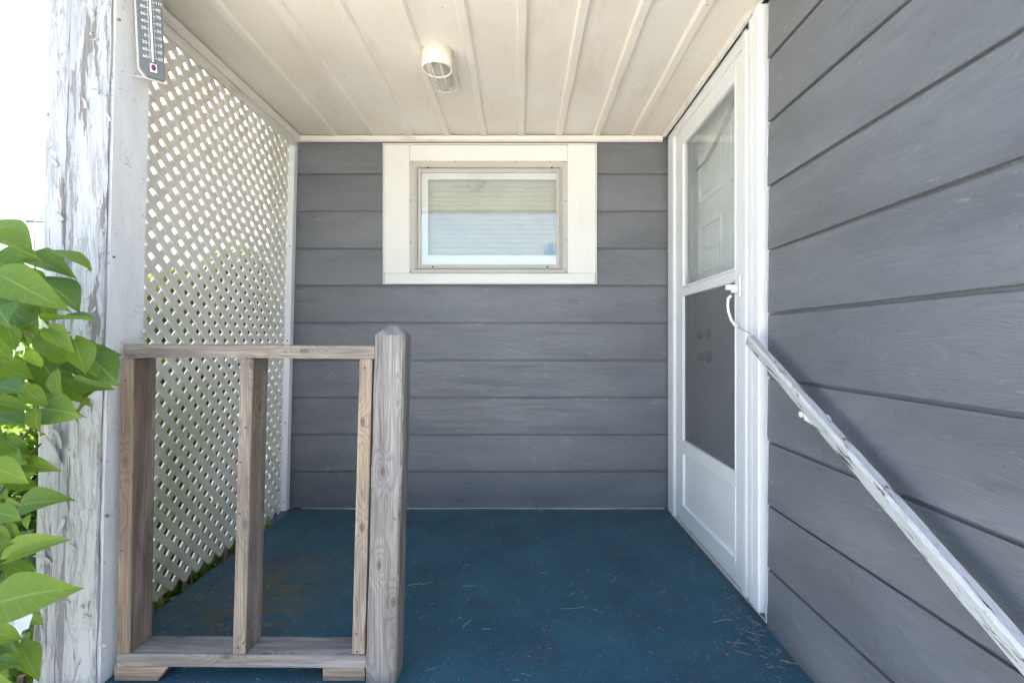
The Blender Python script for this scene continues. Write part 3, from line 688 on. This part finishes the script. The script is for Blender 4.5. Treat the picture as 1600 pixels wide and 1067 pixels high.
# ================================================================== lattice
lat = empty('lattice_panel', (-1.38, 2.16, 0.0), 'white diagonal lattice screen closing the open end of the porch', 'lattice')
def LX(z): return -1.402 + .052 * z / 2.2
Ya, Yb_, Za, Zb = 1.462, 2.902, 0.004, 2.190
pitch = 0.0795; sw = .0146
def slat(c, sgn, layer):
    # centre line: z = c + sgn*(y - Ya); keep the piece inside the panel
    ya, yb = Ya, Yb_
    t0, t1 = (Za - c) / sgn + Ya, (Zb - c) / sgn + Ya
    lo, hi = min(t0, t1), max(t0, t1); ya, yb = max(ya, lo), min(yb, hi)
    if yb - ya < .02: return
    dv = Vector((0, 1, sgn)).normalized(); nv = Vector((0, -sgn, 1)).normalized()
    A = Vector((0, ya, c + sgn * (ya - Ya))); B = Vector((0, yb, c + sgn * (yb - Ya)))
    # rough cut ends at the foot
    ea = random.uniform(0, .008); 
    if A.z < Za + .02: A = A - dv * ea
    if B.z < Za + .02: B = B + dv * ea
    th = .0078; x0 = 0.0 if layer == 0 else -.0082
    w = sw + random.uniform(-.0006, .0006)
    poly = [A - nv * w * .75, A - nv * w + dv * .006, B - nv * w - dv * .006, B - nv * w * .75, B + nv * w * .75, B + nv * w - dv * .006, A + nv * w + dv * .006, A + nv * w * .75]
    b = MB().prism([(x0, p.y, p.z) for p in poly], (-th, 0, 0)).map(lambda p: (p.x + LX(p.z), p.y, p.z))
    b.build('slat', M['lattice'], lat, grain=dv)
c = Za - (Yb_ - Ya) - .05
while c < Zb + .05: slat(c, 1, 1); c += pitch
c = Za - .03
while c < Zb + (Yb_ - Ya) + .05: slat(c, -1, 0); c += pitch
def strip(a, b_, name): return MB().box(a, b_).map(lambda p: (p.x + LX(p.z) + 1.35, p.y, p.z)).build(name, M['white'], lat, .002)
strip((-1.350, 2.872, .006), (-1.315, 2.914, 2.150), 'edge_strip')
for z in (.06, .52, 1.0, 1.55): MB().tube([(LX(z) + .020, 2.871, z), (LX(z) + .020, 2.868, z)], .004, 8).build('nail_head', M['rust'], lat)

# ================================================================== gate-like railing section
rl = empty('porch_railing', (-0.75, 1.48, 0.0), 'unpainted weathered timber railing section with chamfered newel post', 'railing')
gs = 1.438 / F
yF, yR = 1.438, 1.527
def GX(px): return (px - 813) * gs
def lean(top, bot, z0, z1):
    return lambda p: (p.x + (bot - top) * (1 - (p.z - z0) / (z1 - z0)), p.y, p.z)
# newel
nx0, nx1, ny0, ny1 = (585.6 - 813) * 1.43 / F, (585.6 - 813) * 1.43 / F + .089, 1.43, 1.519
zt = 1.043
b = MB(); e = .0025; vs = []; fs = []; n = 16
def ringN(z, ins): 
    q = ins + .006
    return [(nx0+ins, ny0+q, z), (nx0+q, ny0+ins, z), (nx1-q, ny0+ins, z), (nx1-ins, ny0+q, z), (nx1-ins, ny1-q, z), (nx1-q, ny1-ins, z), (nx0+q, ny1-ins, z), (nx0+ins, ny1-q, z)]
lv = [(0.001 + (zt - .028) * i / n, 0.0) for i in range(n + 1)] + [(zt - .003, .026), (zt, .031)]
rn = random.Random(5)
for (z, ins) in lv:
    j = .0009 if ins == 0 else 0.0004
    vs += [(x + rn.uniform(-j, j), y + rn.uniform(-j, j), zz) for (x, y, zz) in ringN(z, ins)]
m = 8
for i in range(len(lv) - 1):
    for k in range(m): fs.append((i*m+k, i*m+(k+1) % m, (i+1)*m+(k+1) % m, (i+1)*m+k))
fs += [tuple(range(m-1, -1, -1)), tuple((len(lv)-1)*m+k for k in range(m))]
NL = lean(0, -.028, 0, zt)
b.add(vs, fs).map(NL).build('newel_post', M['woodg'], rl, grain=(0, 0, 1))
def board(name, a, b_, mat, fn=None, grain=None, bev=.0028):
    o = MB().box(a, b_)
    if fn: o.map(fn)
    return o.build(name, mat, rl, bev, grain=grain, seg=2)
ztop = 1 - (540 - 532) * gs
board('top_rail', (GX(192), yF, ztop - .038), (nx0 - .002, yR, ztop), M['wood'], lambda p: (p.x, p.y, p.z + (.004 if p.x < -.8 else -.001)))
zb1 = .0864
board('bottom_rail', (GX(182), yF - .001, zb1 - .038), (nx0 - .0275, yR, zb1), M['woodg'], lambda p: (p.x, p.y, p.z - (0 if p.x < -.8 else .005)))
def ub(px_t, px_b, mat):
    x = GX(px_t); dx = GX(px_b) - x
    return board('baluster', (x, yF - .003, zb1 + (.001 if px_t < 300 else -.001)), (x + .038, yR - .003, ztop - .0385), mat, lambda p: (p.x + dx * (1 - (p.z - zb1) / (ztop - zb1)), p.y, p.z))
ub(190.5, 183.5, M['woodb']); ub(376.5, 364, M['wood']); ub(562.5, 550, M['woodt'])
for (px0, px1, mt) in ((176, 262, 'woodt'), (503, 569, 'woodt')):
    x0, x1 = GX(px0), GX(px1); yy = yF + .004
    if px0 < 300: pl = [(x0, yy, .0025), (x1 - .034, yy, .0025), (x1, yy, zb1 - .040), (x0, yy, zb1 - .040)]
    else: pl = [(x0, yy, .0025), (x1, yy, .0025), (x1, yy, zb1 - .044), (x0, yy, zb1 - .044)]
    MB().prism(pl, (0, .085, 0)).build('support_block', M[mt], rl, .002, grain=(1, 0, 0))
def nail(px, py, m='rust', s_=(1.4345) / F, r=.003): c_ = P(px, py, s_); MB().tube([c_, c_ + Vector((0, -.0025, 0))], r, 8).build('nail_head', M[m], rl)
for (px, py) in ((380, 1004), (372, 1011), (573 - 15, 1018), (384, 668), (374, 802), (376, 722), (196, 594), (195, 700), (190, 860), (570, 575), (557, 990)): nail(px, py)

# ================================================================== caged ceiling lamp
LXc, LYc = -.350, 2.072
lamp = empty('ceiling_lamp', (LXc, LYc + .10, ZC - .10), 'cream caged bulkhead lamp with frosted glass on the ceiling', 'lamp')
lr = .063
def arc(cx, cy, z, r, a0, a1, n=18, ry=None): return [(cx + r * math.cos(a0 + (a1 - a0) * i / n), cy + (ry or r) * math.sin(a0 + (a1 - a0) * i / n), z) for i in range(n + 1)]
zl = ZC - .078
b = MB(); n = 28; vs = []
a0, a1 = R(165), R(375)
for i in range(n + 1):
    a = a0 + (a1 - a0) * i / n
    for (rr, z) in ((lr + .004, ZC - .003), (lr + .001, zl + .010), (lr - .001, zl), (lr - .006, zl), (lr - .004, zl + .012), (lr - .003, ZC - .003)): vs.append((LXc + rr * math.cos(a), LYc + rr * math.sin(a), z))
fs = [(i*6+k, i*6+(k+1) % 6, (i+1)*6+(k+1) % 6, (i+1)*6+k) for i in range(n) for k in range(6)] + [tuple(range(6)), tuple(n*6+k for k in range(5, -1, -1))]
b.add(vs, fs).build('hood', M['lampw'], lamp, smooth=True)
yend = LYc + .235
def oval(z, ins, n=12): return arc(LXc, LYc, z, lr - ins, R(180), R(360), n) + arc(LXc, yend, z, lr - ins, 0, R(180), n)
ov = oval(ZC - .002, .000); k = len(ov)
MB().prism(ov, (0, 0, -.012)).build('base_plate', M['lampw'], lamp, .002)
MB().tube(arc(LXc, LYc, zl, lr - .004, 0, R(180), 16), .0040, 6).build('cage_hoop', M['lampw'], lamp, smooth=True)
MB().tube(arc(LXc, yend - .01, ZC - .030, lr - .004, R(-10), R(190), 16), .0040, 6).build('cage_hoop', M['lampw'], lamp, smooth=True)
for dx in (-.020, .020):
    q = math.sqrt((lr - .004) ** 2 - dx * dx)
    MB().tube([(LXc + dx, LYc - q, zl), (LXc + dx, LYc + q, zl), (LXc + dx, yend - .01 + q * .96, ZC - .031), (LXc + dx, yend - .01 + q, ZC - .014)], .0034, 6).build('cage_bar', M['lampw'], lamp)
for sx in (-1, 1):
    MB().tube([(LXc + sx * (lr - .004), LYc + .002, zl), (LXc + sx * (lr - .004), yend - .01, ZC - .030)], .0034, 6).build('cage_bar', M['lampw'], lamp)
b = MB(); vs = []; fs = []; nu, nv = 18, 9; cyl = (LYc + yend) / 2 - .005
for j in range(nv + 1):
    t = j / nv * math.pi / 2
    for i in range(nu):
        a = 2 * math.pi * i / nu
        vs.append((LXc + .045 * math.cos(a) * math.cos(t) ** .5, cyl + .145 * math.sin(a) * math.cos(t) ** .5, ZC - .015 - .050 * math.sin(t)))
fs = [(j*nu+i, j*nu+(i+1) % nu, (j+1)*nu+(i+1) % nu, (j+1)*nu+i) for j in range(nv) for i in range(nu)]
fs.append(tuple(range(nu)))
b.add(vs, fs).build('glass_globe', M['lampg'], lamp, smooth=True)

# ================================================================== thermometer
ts = 1.475 / F
tb = P(236, 60, ts)
th = empty('thermometer', (tb.x, tb.y, tb.z - .12), 'grey outdoor dial strip thermometer with white numbers on the post', 'thermometer')
RT = Matrix.Translation(tb) @ Euler((R(2), R(-2.5), R(42))).to_matrix().to_4x4()
def tx(b): return b.map(lambda p: RT @ p)
w2 = .031; zt0, zt1 = -.115, .33
poly = [(-w2, 0, zt0 + .022), (-w2 + .016, 0, zt0), (w2 - .004, 0, zt0 - .003), (w2, 0, zt0 + .002), (w2, 0, zt1 - .02), (w2 - .016, 0, zt1), (-w2 + .016, 0, zt1), (-w2, 0, zt1 - .02)]
tx(MB().prism(poly, (0, .010, 0))).build('face_plate', M['thermo'], th, .002, grain=(0, 0, 1))
tx(MB().prism([(x * 1.06 - .002, .0105, z - .004) for (x, _, z) in poly], (0, .006, 0))).build('backing', M['alu'], th, .001, grain=(0, 0, 1))
tx(MB().tube([(.002, -.003, zt0 + .045), (.002, -.003, zt1 - .05)], .0026, 8)).build('glass_tube', M['print'], th, smooth=True)
bulb = MB()
for sgn in (0,):
    pts = [(.002, -.003, zt0 + .020), (.002, -.003, zt0 + .023), (.002, -.003, zt0 + .028), (.002, -.003, zt0 + .034), (.002, -.003, zt0 + .037)]
    bulb.tube(pts, [.002, .005, .006, .005, .002], 10)
tx(bulb).build('bulb', M['red'], th, smooth=True)
tx(MB().box((-.006, -.0012, zt0 + .016), (.011, -.0002, zt0 + .040))).build('bulb_plate', M['print'], th)
pitchz = .0205
ticks = MB()
def text(body, x, z, size, align):
    cu = bpy.data.curves.new('numeral', 'FONT'); cu.body = body; cu.size = size; cu.align_x = align; cu.align_y = 'CENTER'; cu.extrude = .0002
    ob = bpy.data.objects.new('numeral', cu); C.objects.link(ob)
    me = bpy.data.meshes.new_from_object(ob.evaluated_get(bpy.context.evaluated_depsgraph_get()))
    bpy.data.objects.remove(ob); bpy.data.curves.remove(cu)
    Mx = RT @ Matrix.Translation((x, -.0006, z)) @ Euler((R(90), 0, 0)).to_matrix().to_4x4()
    b = MB(); b.add([Mx @ v.co for v in me.vertices], [tuple(p.vertices) for p in me.polygons]); bpy.data.meshes.remove(me)
    b.build('numeral', M['print'], th)
lefts = ['60', '40', '20', '0', '20', '40', '60', '80', '100', '120']; rights = ['50', '30', '10', '10', '30', '50', '70', '90', '110', '130']
for i in range(10):
    z = zt0 + .057 + i * pitchz
    text(lefts[i], -.0105, z, .0122, 'RIGHT'); text(rights[i], .0140, z + .001, .0122, 'LEFT')
    ticks.box((-.0095, -.0009, z - .0008), (-.003, -.0003, z + .0008)); ticks.box((.007, -.0009, z - .0008), (.0130, -.0003, z + .0008))
    for q in range(1, 5):
        zz = z + q * pitchz / 5; ticks.box((-.0065, -.0009, zz - .0004), (-.003, -.0003, zz + .0004)); ticks.box((.007, -.0009, zz - .0004), (.0100, -.0003, zz + .0004))
tx(ticks).build('scale_marks', M['print'], th)
pw = Vector((-1.166, 1.50, tb.z - .10))
for dz in (-.105, .28):
    a = RT @ Vector((.0, .016, dz)); bpt = Vector((-1.1640 - .024 * (ZC - a.z), 1.50, a.z + .012))
    MB().tube([bpt, bpt + Vector((.004, -.012, -.012)), a + Vector((-.02, -.014, -.012)), a], .0022, 6).build('bracket', M['alu'], th)

# ================================================================== debris
rnd = random.Random(3)
b = MB()
def straw(x, y, L, a, r=.0006):
    z = .0016; dx, dy = math.cos(a) * L / 2, math.sin(a) * L / 2; k = rnd.uniform(-.15, .15) * L
    b.tube([(x - dx, y - dy, z), (x - dy * .0 + k * math.sin(a), y + k * math.cos(a), z + .001), (x + dx, y + dy, z + rnd.uniform(0, .003))], r, 3)
for _ in range(150):
    x = rnd.uniform(-1.3, .85); y = rnd.uniform(1.4, 2.9); straw(x, y, rnd.choice((.01, .015, .02, .03)), rnd.uniform(0, 3.14), rnd.uniform(.0003, .0006))
for _ in range(75):
    t = rnd.random() ** .8; x = .845 - abs(rnd.gauss(0, .07)) ; y = 1.33 + rnd.gauss(.32, .16); 
    if x > .84 or y < 1.31 or y > 2.0: continue
    straw(x, y, rnd.uniform(.006, .03), rnd.uniform(0, 3.14), rnd.uniform(.0003, .0006))
for _ in range(150):
    straw(rnd.uniform(-1.33, -.8), rnd.uniform(1.5, 2.3), rnd.uniform(.008, .03), rnd.uniform(0, 3.14), rnd.uniform(.0003, .0006))
for (px, py, L, a) in ((668, 912, .05, .4), (895, 950, .09, .12), (930, 953, .02, -.7), (895, 928, .03, .8), (730, 975, .05, 1.1), (1130, 971, .075, .15), (648, 913, .06, .3), (732, 916, .05, 0), (760, 983, .03, -.1), (1150, 1005, .06, -.2), (1160, 1020, .05, -.6), (960, 905, .05, .9), (1235, 1035, .06, -.4), (1180, 990, .06, -.5), (848, 895, .03, 0)):
    s_ = 1 / (py - 532); straw((px - 813) * s_, s_ * F, L, a, .0009)
tag(b.build('straw_litter', M['straw'], None), 'scattered dry straw bits lying on the blue carpet', 'straw', kind='stuff')
b = MB()
def chip(x, y, r, z=.0012):
    q = [(x + r * rnd.uniform(.5, 1.2) * math.cos(a), y + r * rnd.uniform(.5, 1.2) * math.sin(a), z) for a in (0, 1.6, 3.1, 4.7)]
    b.add(q + [(x, y, z + r * .6)], [(0, 1, 4), (1, 2, 4), (2, 3, 4), (3, 0, 4), (3, 2, 1, 0)])
for _ in range(2600): chip(rnd.uniform(-1.33, .86), rnd.uniform(1.33, 2.91), rnd.choice((.0007, .0007, .0009, .0012, .0018)))
for _ in range(260): chip(rnd.uniform(-1.2, .86), 2.905 - abs(rnd.gauss(0, .014)), rnd.uniform(.001, .003))
tag(b.build('paint_chips', M['chip'], None), 'tiny pale paint chips sprinkled over the blue carpet', 'paint chips', kind='stuff')
b = MB()
for _ in range(380):
    if rnd.random() < .55: y = rnd.uniform(1.45, 2.88); x = .872 - abs(rnd.gauss(0, .022)); 
    elif rnd.random() < .6: x = .86 - abs(rnd.gauss(0, .22)); y = 2.905 - abs(rnd.gauss(0, .018))
    else: x = rnd.uniform(-1.3, .8); y = rnd.uniform(1.4, 2.9)
    chip(x, y, rnd.uniform(.0015, .005))
for (px, py) in ((943, 868), (850, 984), (1030, 981), (1048, 1021), (1155, 1000), (1143, 1004), (500, 872), (985, 800), (1150, 945)):
    s_ = 1 / (py - 532); chip((px - 813) * s_, s_ * F, .010)
tag(b.build('leaf_litter', M['duff'], None), 'brown crumbled leaf litter gathered along the door sill and wall', 'leaf litter', kind='stuff')

# ================================================================== plants
def leaf_mesh(name, L, W, fold, droop, twist, seed, mat):
    nl = 11; vs = []; uv = []; fs = []
    for i in range(nl + 1):
        t = (i / nl) ** 1.15
        f = (t / .30) ** .42 if t < .30 else max(0.0, math.cos((t - .30) / .70 * math.pi / 2)) ** .92 * (1 - .20 * max(0, (t - .7) / .3) * (1 - t) * 4)
        w = max(W * .5 * f, .0006)
        if i == 0: w = W * .5 * .16
        for k in range(-2, 3):
            u = k / 2; yy = w * u; zz = abs(u) ** 1.3 * w * math.tan(fold) + twist * u * t * W * .5 + .012 * math.sin(t * 10 + seed + (2 if u > 0 else 0)) * abs(u)
            xx = t - .13 * abs(u) ** 1.4 * math.exp(-t * 9)
            vs.append((L * xx, yy, -droop * L * t * t + zz)); uv.append((t, u * .5))
    for i in range(nl):
        for k in range(4): a = i*5+k; fs.append((a, a+1, a+6, a+5))
    me = bpy.data.meshes.new(name); me.from_pydata(vs, [], fs); ul = me.uv_layers.new(name='UVMap')
    for l in me.loops: ul.data[l.index].uv = uv[l.vertex_index]
    for p in me.polygons: p.use_smooth = True
    me.materials.append(mat); me.update(); return me
LM = [leaf_mesh('leaf', 1.0, w, R(f), d_, tw, i, M['leaf']) for i, (w, f, d_, tw) in enumerate(((.72, 14, .30, .12), (.64, 24, .42, -.3), (.78, 10, .20, .2), (.62, 30, .5, .35), (.74, 18, .12, -.2), (.56, 36, .34, .1), (.68, 20, .6, -.15), (.70, 8, .38, .3)))]
bush = empty('lilac_bush', (-1.62, 1.02, GZ), 'leafy green lilac bush leaning over the peeling porch post', 'bush')
def put_leaf(base, tip, nrm, k):
    xv = (tip - base); L_ = xv.length; xv.normalize(); nrm = (nrm - xv * nrm.dot(xv)).normalized(); yv = nrm.cross(xv)
    o = bpy.data.objects.new('leaf', LM[k % len(LM)]); C.objects.link(o); o.parent = bush
    m = Matrix((xv, yv, nrm)).transposed().to_4x4(); o.rotation_euler = m.to_euler(); o.scale = (L_, L_, L_); o.location = base - WLOC[bush.name]
    return o
hero = [(-28,352,40,364,1.10),(-35,366,56,381,1.06),(-12,398,50,392,1.15),(-25,404,56,418,1.03),(66,392,144,407,1.16),(45,408,102,411,1.18),(-18,424,62,451,1.0),(48,422,77,438,1.2),(44,436,124,450,1.13),(55,442,87,467,1.2),(-22,462,9,490,.98),(28,466,74,484,1.2),
 (68,502,142,492,1.1),(68,506,108,545,1.06),(10,508,28,538,1.04),(-20,528,20,558,1.05),(50,541,57,584,1.05),(112,536,162,546,1.2),(132,552,180,583,1.16),(100,560,154,575,1.18),(-12,568,52,583,1.1),(110,592,174,603,1.13),(88,598,138,625,1.15),(28,600,70,630,1.08),
 (-18,606,24,602,1.03),(-20,628,40,632,1.02),(58,636,114,643,1.1),(60,640,44,684,1.06),(-20,648,30,662,1.04),(38,640,30,668,1.1),(44,690,22,724,1.12),(-26,724,38,744,.97),(-14,706,22,730,1.1),(24,792,78,778,1.04),(-24,796,30,804,.98),(50,800,34,836,1.1),(8,748,52,762,1.15),
 (10,874,84,838,1.0),(8,884,60,892,1.05),(-30,950,87,909,.95),(-16,985,32,990,1.0),(-20,1040,20,1030,.98),(-20,965,10,960,1.0),(30,930,50,955,1.1),(-10,870,12,850,1.02),(-15,830,14,838,1.05),(-8,690,30,690,1.12),(60,560,100,600,1.2),(10,480,50,500,1.2),(-25,500,20,515,1.12),(60,470,90,490,1.24),(80,580,110,560,1.22),(-20,590,30,612,1.15),(120,575,165,560,1.24),(90,620,120,600,1.22)]
rn = random.Random(21)
for i, (x0, y0, x1, y1, d_) in enumerate(hero):
    s0 = d_ / F; b0 = P(x0, y0, s0); dd = rn.uniform(-.04, .03); sh = rn.uniform(.78, .98); x0 += (x1 - x0) * (1 - sh); y0 += (y1 - y0) * (1 - sh); y1 += rn.uniform(-5, 9); b0 = P(x0, y0, s0); tp = P(x1, y1, (d_ + dd) / F)
    nr = Vector((rn.uniform(-.2, .5), -rn.uniform(.45, 1.0), rn.uniform(.35, 1.0)))
    if i in (4, 8, 12): nr = Vector((.1, -.22, 1))
    put_leaf(b0, tp, nr, i)
nfill = 0
for i in range(430):
    # fill behind the outer leaves
    px = rn.uniform(-170, 150); py = rn.uniform(375, 1060); 
    if px > 20 and py < 430: continue
    if px > 38 and py > 650: continue
    if px > 90 and not (530 < py < 630): continue
    nfill += 1
    if nfill > 240: break
    d_ = rn.uniform(1.10, 1.34) if px > -20 else rn.uniform(.95, 1.5)
    b0 = P(px, py, d_ / F)
    a = rn.uniform(-1.5, .7); L_ = rn.uniform(.04, .085)
    tp = b0 + Vector((math.cos(a) * rn.choice((1, 1, 1, -1)), rn.uniform(-.7, .3), math.sin(a) - .15)).normalized() * L_
    put_leaf(b0, tp, Vector((rn.uniform(-.5, .6), -rn.uniform(.2, 1.0), rn.uniform(.3, 1.0))), rn.randrange(8))
for i in range(9):
    x = -1.72 + rn.uniform(-.15, .2); y = 1.0 + rn.uniform(-.12, .2); ex = rn.uniform(-1.75, -1.05); ez = rn.uniform(.7, 1.22); ey = rn.uniform(1.06, 1.25)
    pts = [Vector((x, y, GZ - .02))]
    for k in range(1, 7):
        t = k / 6; pts.append(Vector((x + (ex - x) * t ** 1.6, y + (ey - y) * t, GZ + (ez - GZ) * t)) + Vector((rn.uniform(-.02, .02), rn.uniform(-.02, .02), 0)))
    MB().tube(pts, [.013, .012, .010, .008, .006, .004, .002], 6).build('stem', M['bark'], bush, smooth=True)
for (x0, y0, x1, y1) in ((-30, 540, 110, 520), (-30, 640, 130, 600), (-20, 700, 60, 690), (-20, 460, 60, 440), (0, 830, 40, 770), (-20, 900, 20, 880), (-10, 1000, 40, 1040)):
    A = P(x0, y0, 1.2 / F); B = P(x1, y1, 1.22 / F); mid = A.lerp(B, .5) + Vector((0, 0, .015))
    MB().tube([A, mid, B], [.003, .0025, .0015], 5).build('twig', M['bark'], bush, smooth=True)

def leafcloud(name, parent, mat, blobs, n, size, seed):
    rn = random.Random(seed); b = MB()
    tot = sum(r[3] for r in blobs); vs = []; fs = []
    for (cx, cy, cz, wgt, rx, rz) in blobs:
        for _ in range(int(n * wgt / tot)):
            while True:
                q = Vector((rn.uniform(-1, 1), rn.uniform(-1, 1), rn.uniform(-1, 1)))
                if .25 < q.length < 1: break
            q = q * (.72 + .28 * rn.random()); c_ = Vector((cx + q.x * rx, cy + q.y * rx, cz + q.z * rz))
            if c_.z < GZ + .02: continue
            if c_.y > YB - .06 and c_.x > -1.56 : continue
            d1 = Vector((rn.uniform(-1, 1), rn.uniform(-1, 1), rn.uniform(-.8, .4))).normalized(); d2 = d1.cross(Vector((rn.uniform(-1, 1), rn.uniform(-1, 1), rn.uniform(.2, 1)))).normalized()
            L_ = size * rn.uniform(.6, 1.3); w = L_ * .30; k = len(vs); up = d1.cross(d2) * w * .35
            vs += [c_, c_ + d1 * L_ * .45 + d2 * w + up, c_ + d1 * L_, c_ + d1 * L_ * .45 - d2 * w + up, c_ + d1 * L_ * .45]
            fs += [(k, k+4, k+1), (k+4, k+2, k+1), (k, k+3, k+4), (k+3, k+2, k+4)]
    b.add(vs, fs); o = b.build(name, mat, parent); return o
def shrub(loc, blobs, mat, n, size, seed, label, group='shrubs beyond the lattice'):
    o = empty('shrub', (loc[0], loc[1], GZ), label, 'shrub', group); rn = random.Random(seed)
    cr = leafcloud('crown', o, mat, blobs, n, size, seed)
    b = MB()
    for (cx, cy, cz, w, rx, rz) in blobs:
        for _ in range(3):
            e = Vector((cx + rn.uniform(-.5, .5) * rx, cy + rn.uniform(-.5, .5) * rx, cz + rz * rn.uniform(.0, .6))); a = Vector((loc[0] + rn.uniform(-.12, .12), loc[1] + rn.uniform(-.12, .12), GZ - .02))
            mid = a.lerp(e, .5) + Vector((rn.uniform(-.06, .06), rn.uniform(-.06, .06), 0)); b.tube([a, mid, e], [.014, .010, .004], 5)
    b.build('stems', M['bark'], o); return o
shrub((-2.05, 2.75), [(-2.02, 2.7, .45, 1, .40, .62), (-2.15, 3.0, 1.02, 1.8, .38, .48), (-1.85, 2.5, -.15, .8, .36, .4), (-1.75, 2.05, -.25, .6, .28, .32)], M['shrub'], 11000, .065, 1, 'broad green shrub pressed against the middle of the lattice')
shrub((-2.05, 3.55), [(-2.02, 3.5, .6, 1, .42, .65), (-2.1, 3.7, 1.22, 2.0, .42, .5), (-2.0, 3.3, 0, .8, .36, .45)], M['shrub'], 11000, .065, 2, 'taller green shrub behind the far half of the lattice')
shrub((-2.5, 4.4), [(-2.35, 4.3, 1.25, 1, .45, .65), (-2.9, 4.0, .9, 1, .5, .6)], M['shrub_sunlit'], 4200, .07, 3, 'shrub coloured yellow green as if sunlit, rising behind the other shrubs')
shrub((-2.35, 1.45), [(-2.35, 1.55, .2, 1, .40, .6), (-2.6, 1.3, .5, .8, .42, .5)], M['shrub_sunlit'], 1900, .06, 4, 'shrub with sunlit yellow put into its leaf colour, low behind the lilac')
shrub((-3.3, 2.1), [(-3.3, 2.1, .55, 1, .6, .65), (-3.6, 2.6, .8, .9, .55, .6), (-3.9, 2.0, .9, .9, .55, .6)], M['shrub_sunlit'], 2200, .075, 5, 'shrub with leaves coloured as if sunlit, its top beside the utility pole')
shrub((-3.3, 4.3), [(-3.2, 4.2, .55, 1, .7, .75), (-4.0, 4.6, .7, 1, .8, .8), (-3.4, 3.6, .1, .8, .6, .6)], M['shrub'], 5200, .10, 6, 'large green shrub filling the gap far behind the lattice')
shrub((-3.9, 3.0), [(-3.9, 3.0, .2, 1, .75, .8), (-4.6, 3.4, .4, 1, .8, .8), (-4.6, 2.2, .3, 1, .8, .75)], M['shrub'], 5200, .10, 7, 'wide green shrub far behind the near half of the lattice')
b = MB(); rn = random.Random(9); vs = []; fs = []
for _ in range(9000):
    x = rn.uniform(-3.2, -1.45); y = rn.uniform(.6, 4.0); x = x - .5 if y > 1.35 and x > -1.9 else x; h = rn.uniform(.08, .24); a = rn.uniform(0, 6.28); w = .0035; le = rn.uniform(.02, .10); k = len(vs)
    dx, dy = math.cos(a), math.sin(a)
    vs += [(x - dy * w, y + dx * w, GZ), (x + dy * w, y - dx * w, GZ), (x + dx * le * .4 + dy * w * .7, y + dy * le * .4 - dx * w * .7, GZ + h * .6), (x + dx * le * .4 - dy * w * .7, y + dy * le * .4 + dx * w * .7, GZ + h * .6), (x + dx * le, y + dy * le, GZ + h)]
    fs += [(k, k+1, k+2, k+3), (k+3, k+2, k+4)]
b.add(vs, fs); tag(b.build('grass', M['blade'], None), 'tall loose grass growing under the lilac and shrubs', 'grass', kind='stuff')
# dead stalks under the lattice
b = MB()
for _ in range(60):
    y = rn.uniform(1.5, 2.85); x = -1.42 - rn.random() * .12; b.tube([(x, y, GZ), (x + rn.uniform(-.04, .02), y + rn.uniform(-.06, .06), rn.uniform(-.2, .12))], rn.choice((.003, .004, .010)), 5)
tag(b.build('dry_stalks', M['bark'], None), 'dry brown stalks standing under the foot of the lattice', 'stalks', kind='stuff')
# crumpled scrap of plastic caught in the bush
b = MB(); vs = []; fs = []; rn = random.Random(4); c_ = P(26, 968, 1.16 / F); n = 7
for j in range(n):
    for i in range(n):
        u, v = i / (n-1) - .5, j / (n-1) - .5
        vs.append(c_ + Vector((u * .055 + rn.uniform(-.006, .006) + v * -.02, rn.uniform(-.014, .014), v * -.085 + rn.uniform(-.008, .008))))
fs = [(j*n+i, j*n+i+1, (j+1)*n+i+1, (j+1)*n+i) for j in range(n-1) for i in range(n-1)]
b.add(vs, fs); tag(b.build('plastic_scrap', M['plast'], None), 'crumpled scrap of clear white plastic caught low in the lilac', 'plastic scrap')

# ================================================================== utility poles and wires
def pole(loc, h, label):
    o = empty('utility_pole', (loc[0], loc[1], GZ), label, 'utility pole')
    MB().tube([(loc[0], loc[1], GZ), (loc[0], loc[1], h)], [.16, .11], 10).build('mast', M['woodg'], o, smooth=True)
    MB().box((loc[0] - .9, loc[1] - .06, h - .55), (loc[0] + .9, loc[1] + .06, h - .42)).build('crossarm', M['woodg'], o)
    return o
s_ = .058
q = P(56, 338, s_); pole((q.x, q.y), q.z, 'distant wooden utility pole rising above the lilac')
def cable(a, b_, sag, r, label):
    a, b_ = Vector(a), Vector(b_); pts = []
    for i in range(25): t = i / 24; p = a.lerp(b_, t); p.z -= sag * 4 * t * (1 - t); pts.append(p)
    tag(MB().tube(pts, r, 5).build('power_line', M['wire'], None), label, 'power line')
zz = q.z + .6
cable((q.x - 60, q.y - 6, zz + .4), (q.x + 60, q.y + 4, zz - 1.0), .4, .030, 'power line running just over the distant pole top')
cable((q.x - 60, q.y - 6, zz + .05), (q.x + 60, q.y + 4, zz - 1.7), .4, .018, 'thin cable slung below the power line by the distant pole')
p2 = P(35, 124, .03)
cable((p2.x - 30, p2.y - 3, p2.z + .3), (p2.x + 40, p2.y + 3, p2.z - .6), .2, .009, 'single thin cable crossing high in the sky beside the post')
pole((2.3, -30), 8.2, 'wooden utility pole opposite the porch feeding the house')
mast = MB().tube([(-1.55, 1.75, 2.46), (-1.55, 1.75, 3.75)], .03, 10).build('service_mast', M['steel'], house, smooth=True)
cable((-1.58, 1.75, 3.70), (2.2, -30, 7.6), .25, .011, 'service cable from the house mast to the pole opposite the porch')
cable((-1.50, 1.75, 3.50), (2.5, -30, 7.3), .25, .011, 'lower service cable from the house mast to the pole opposite the porch')
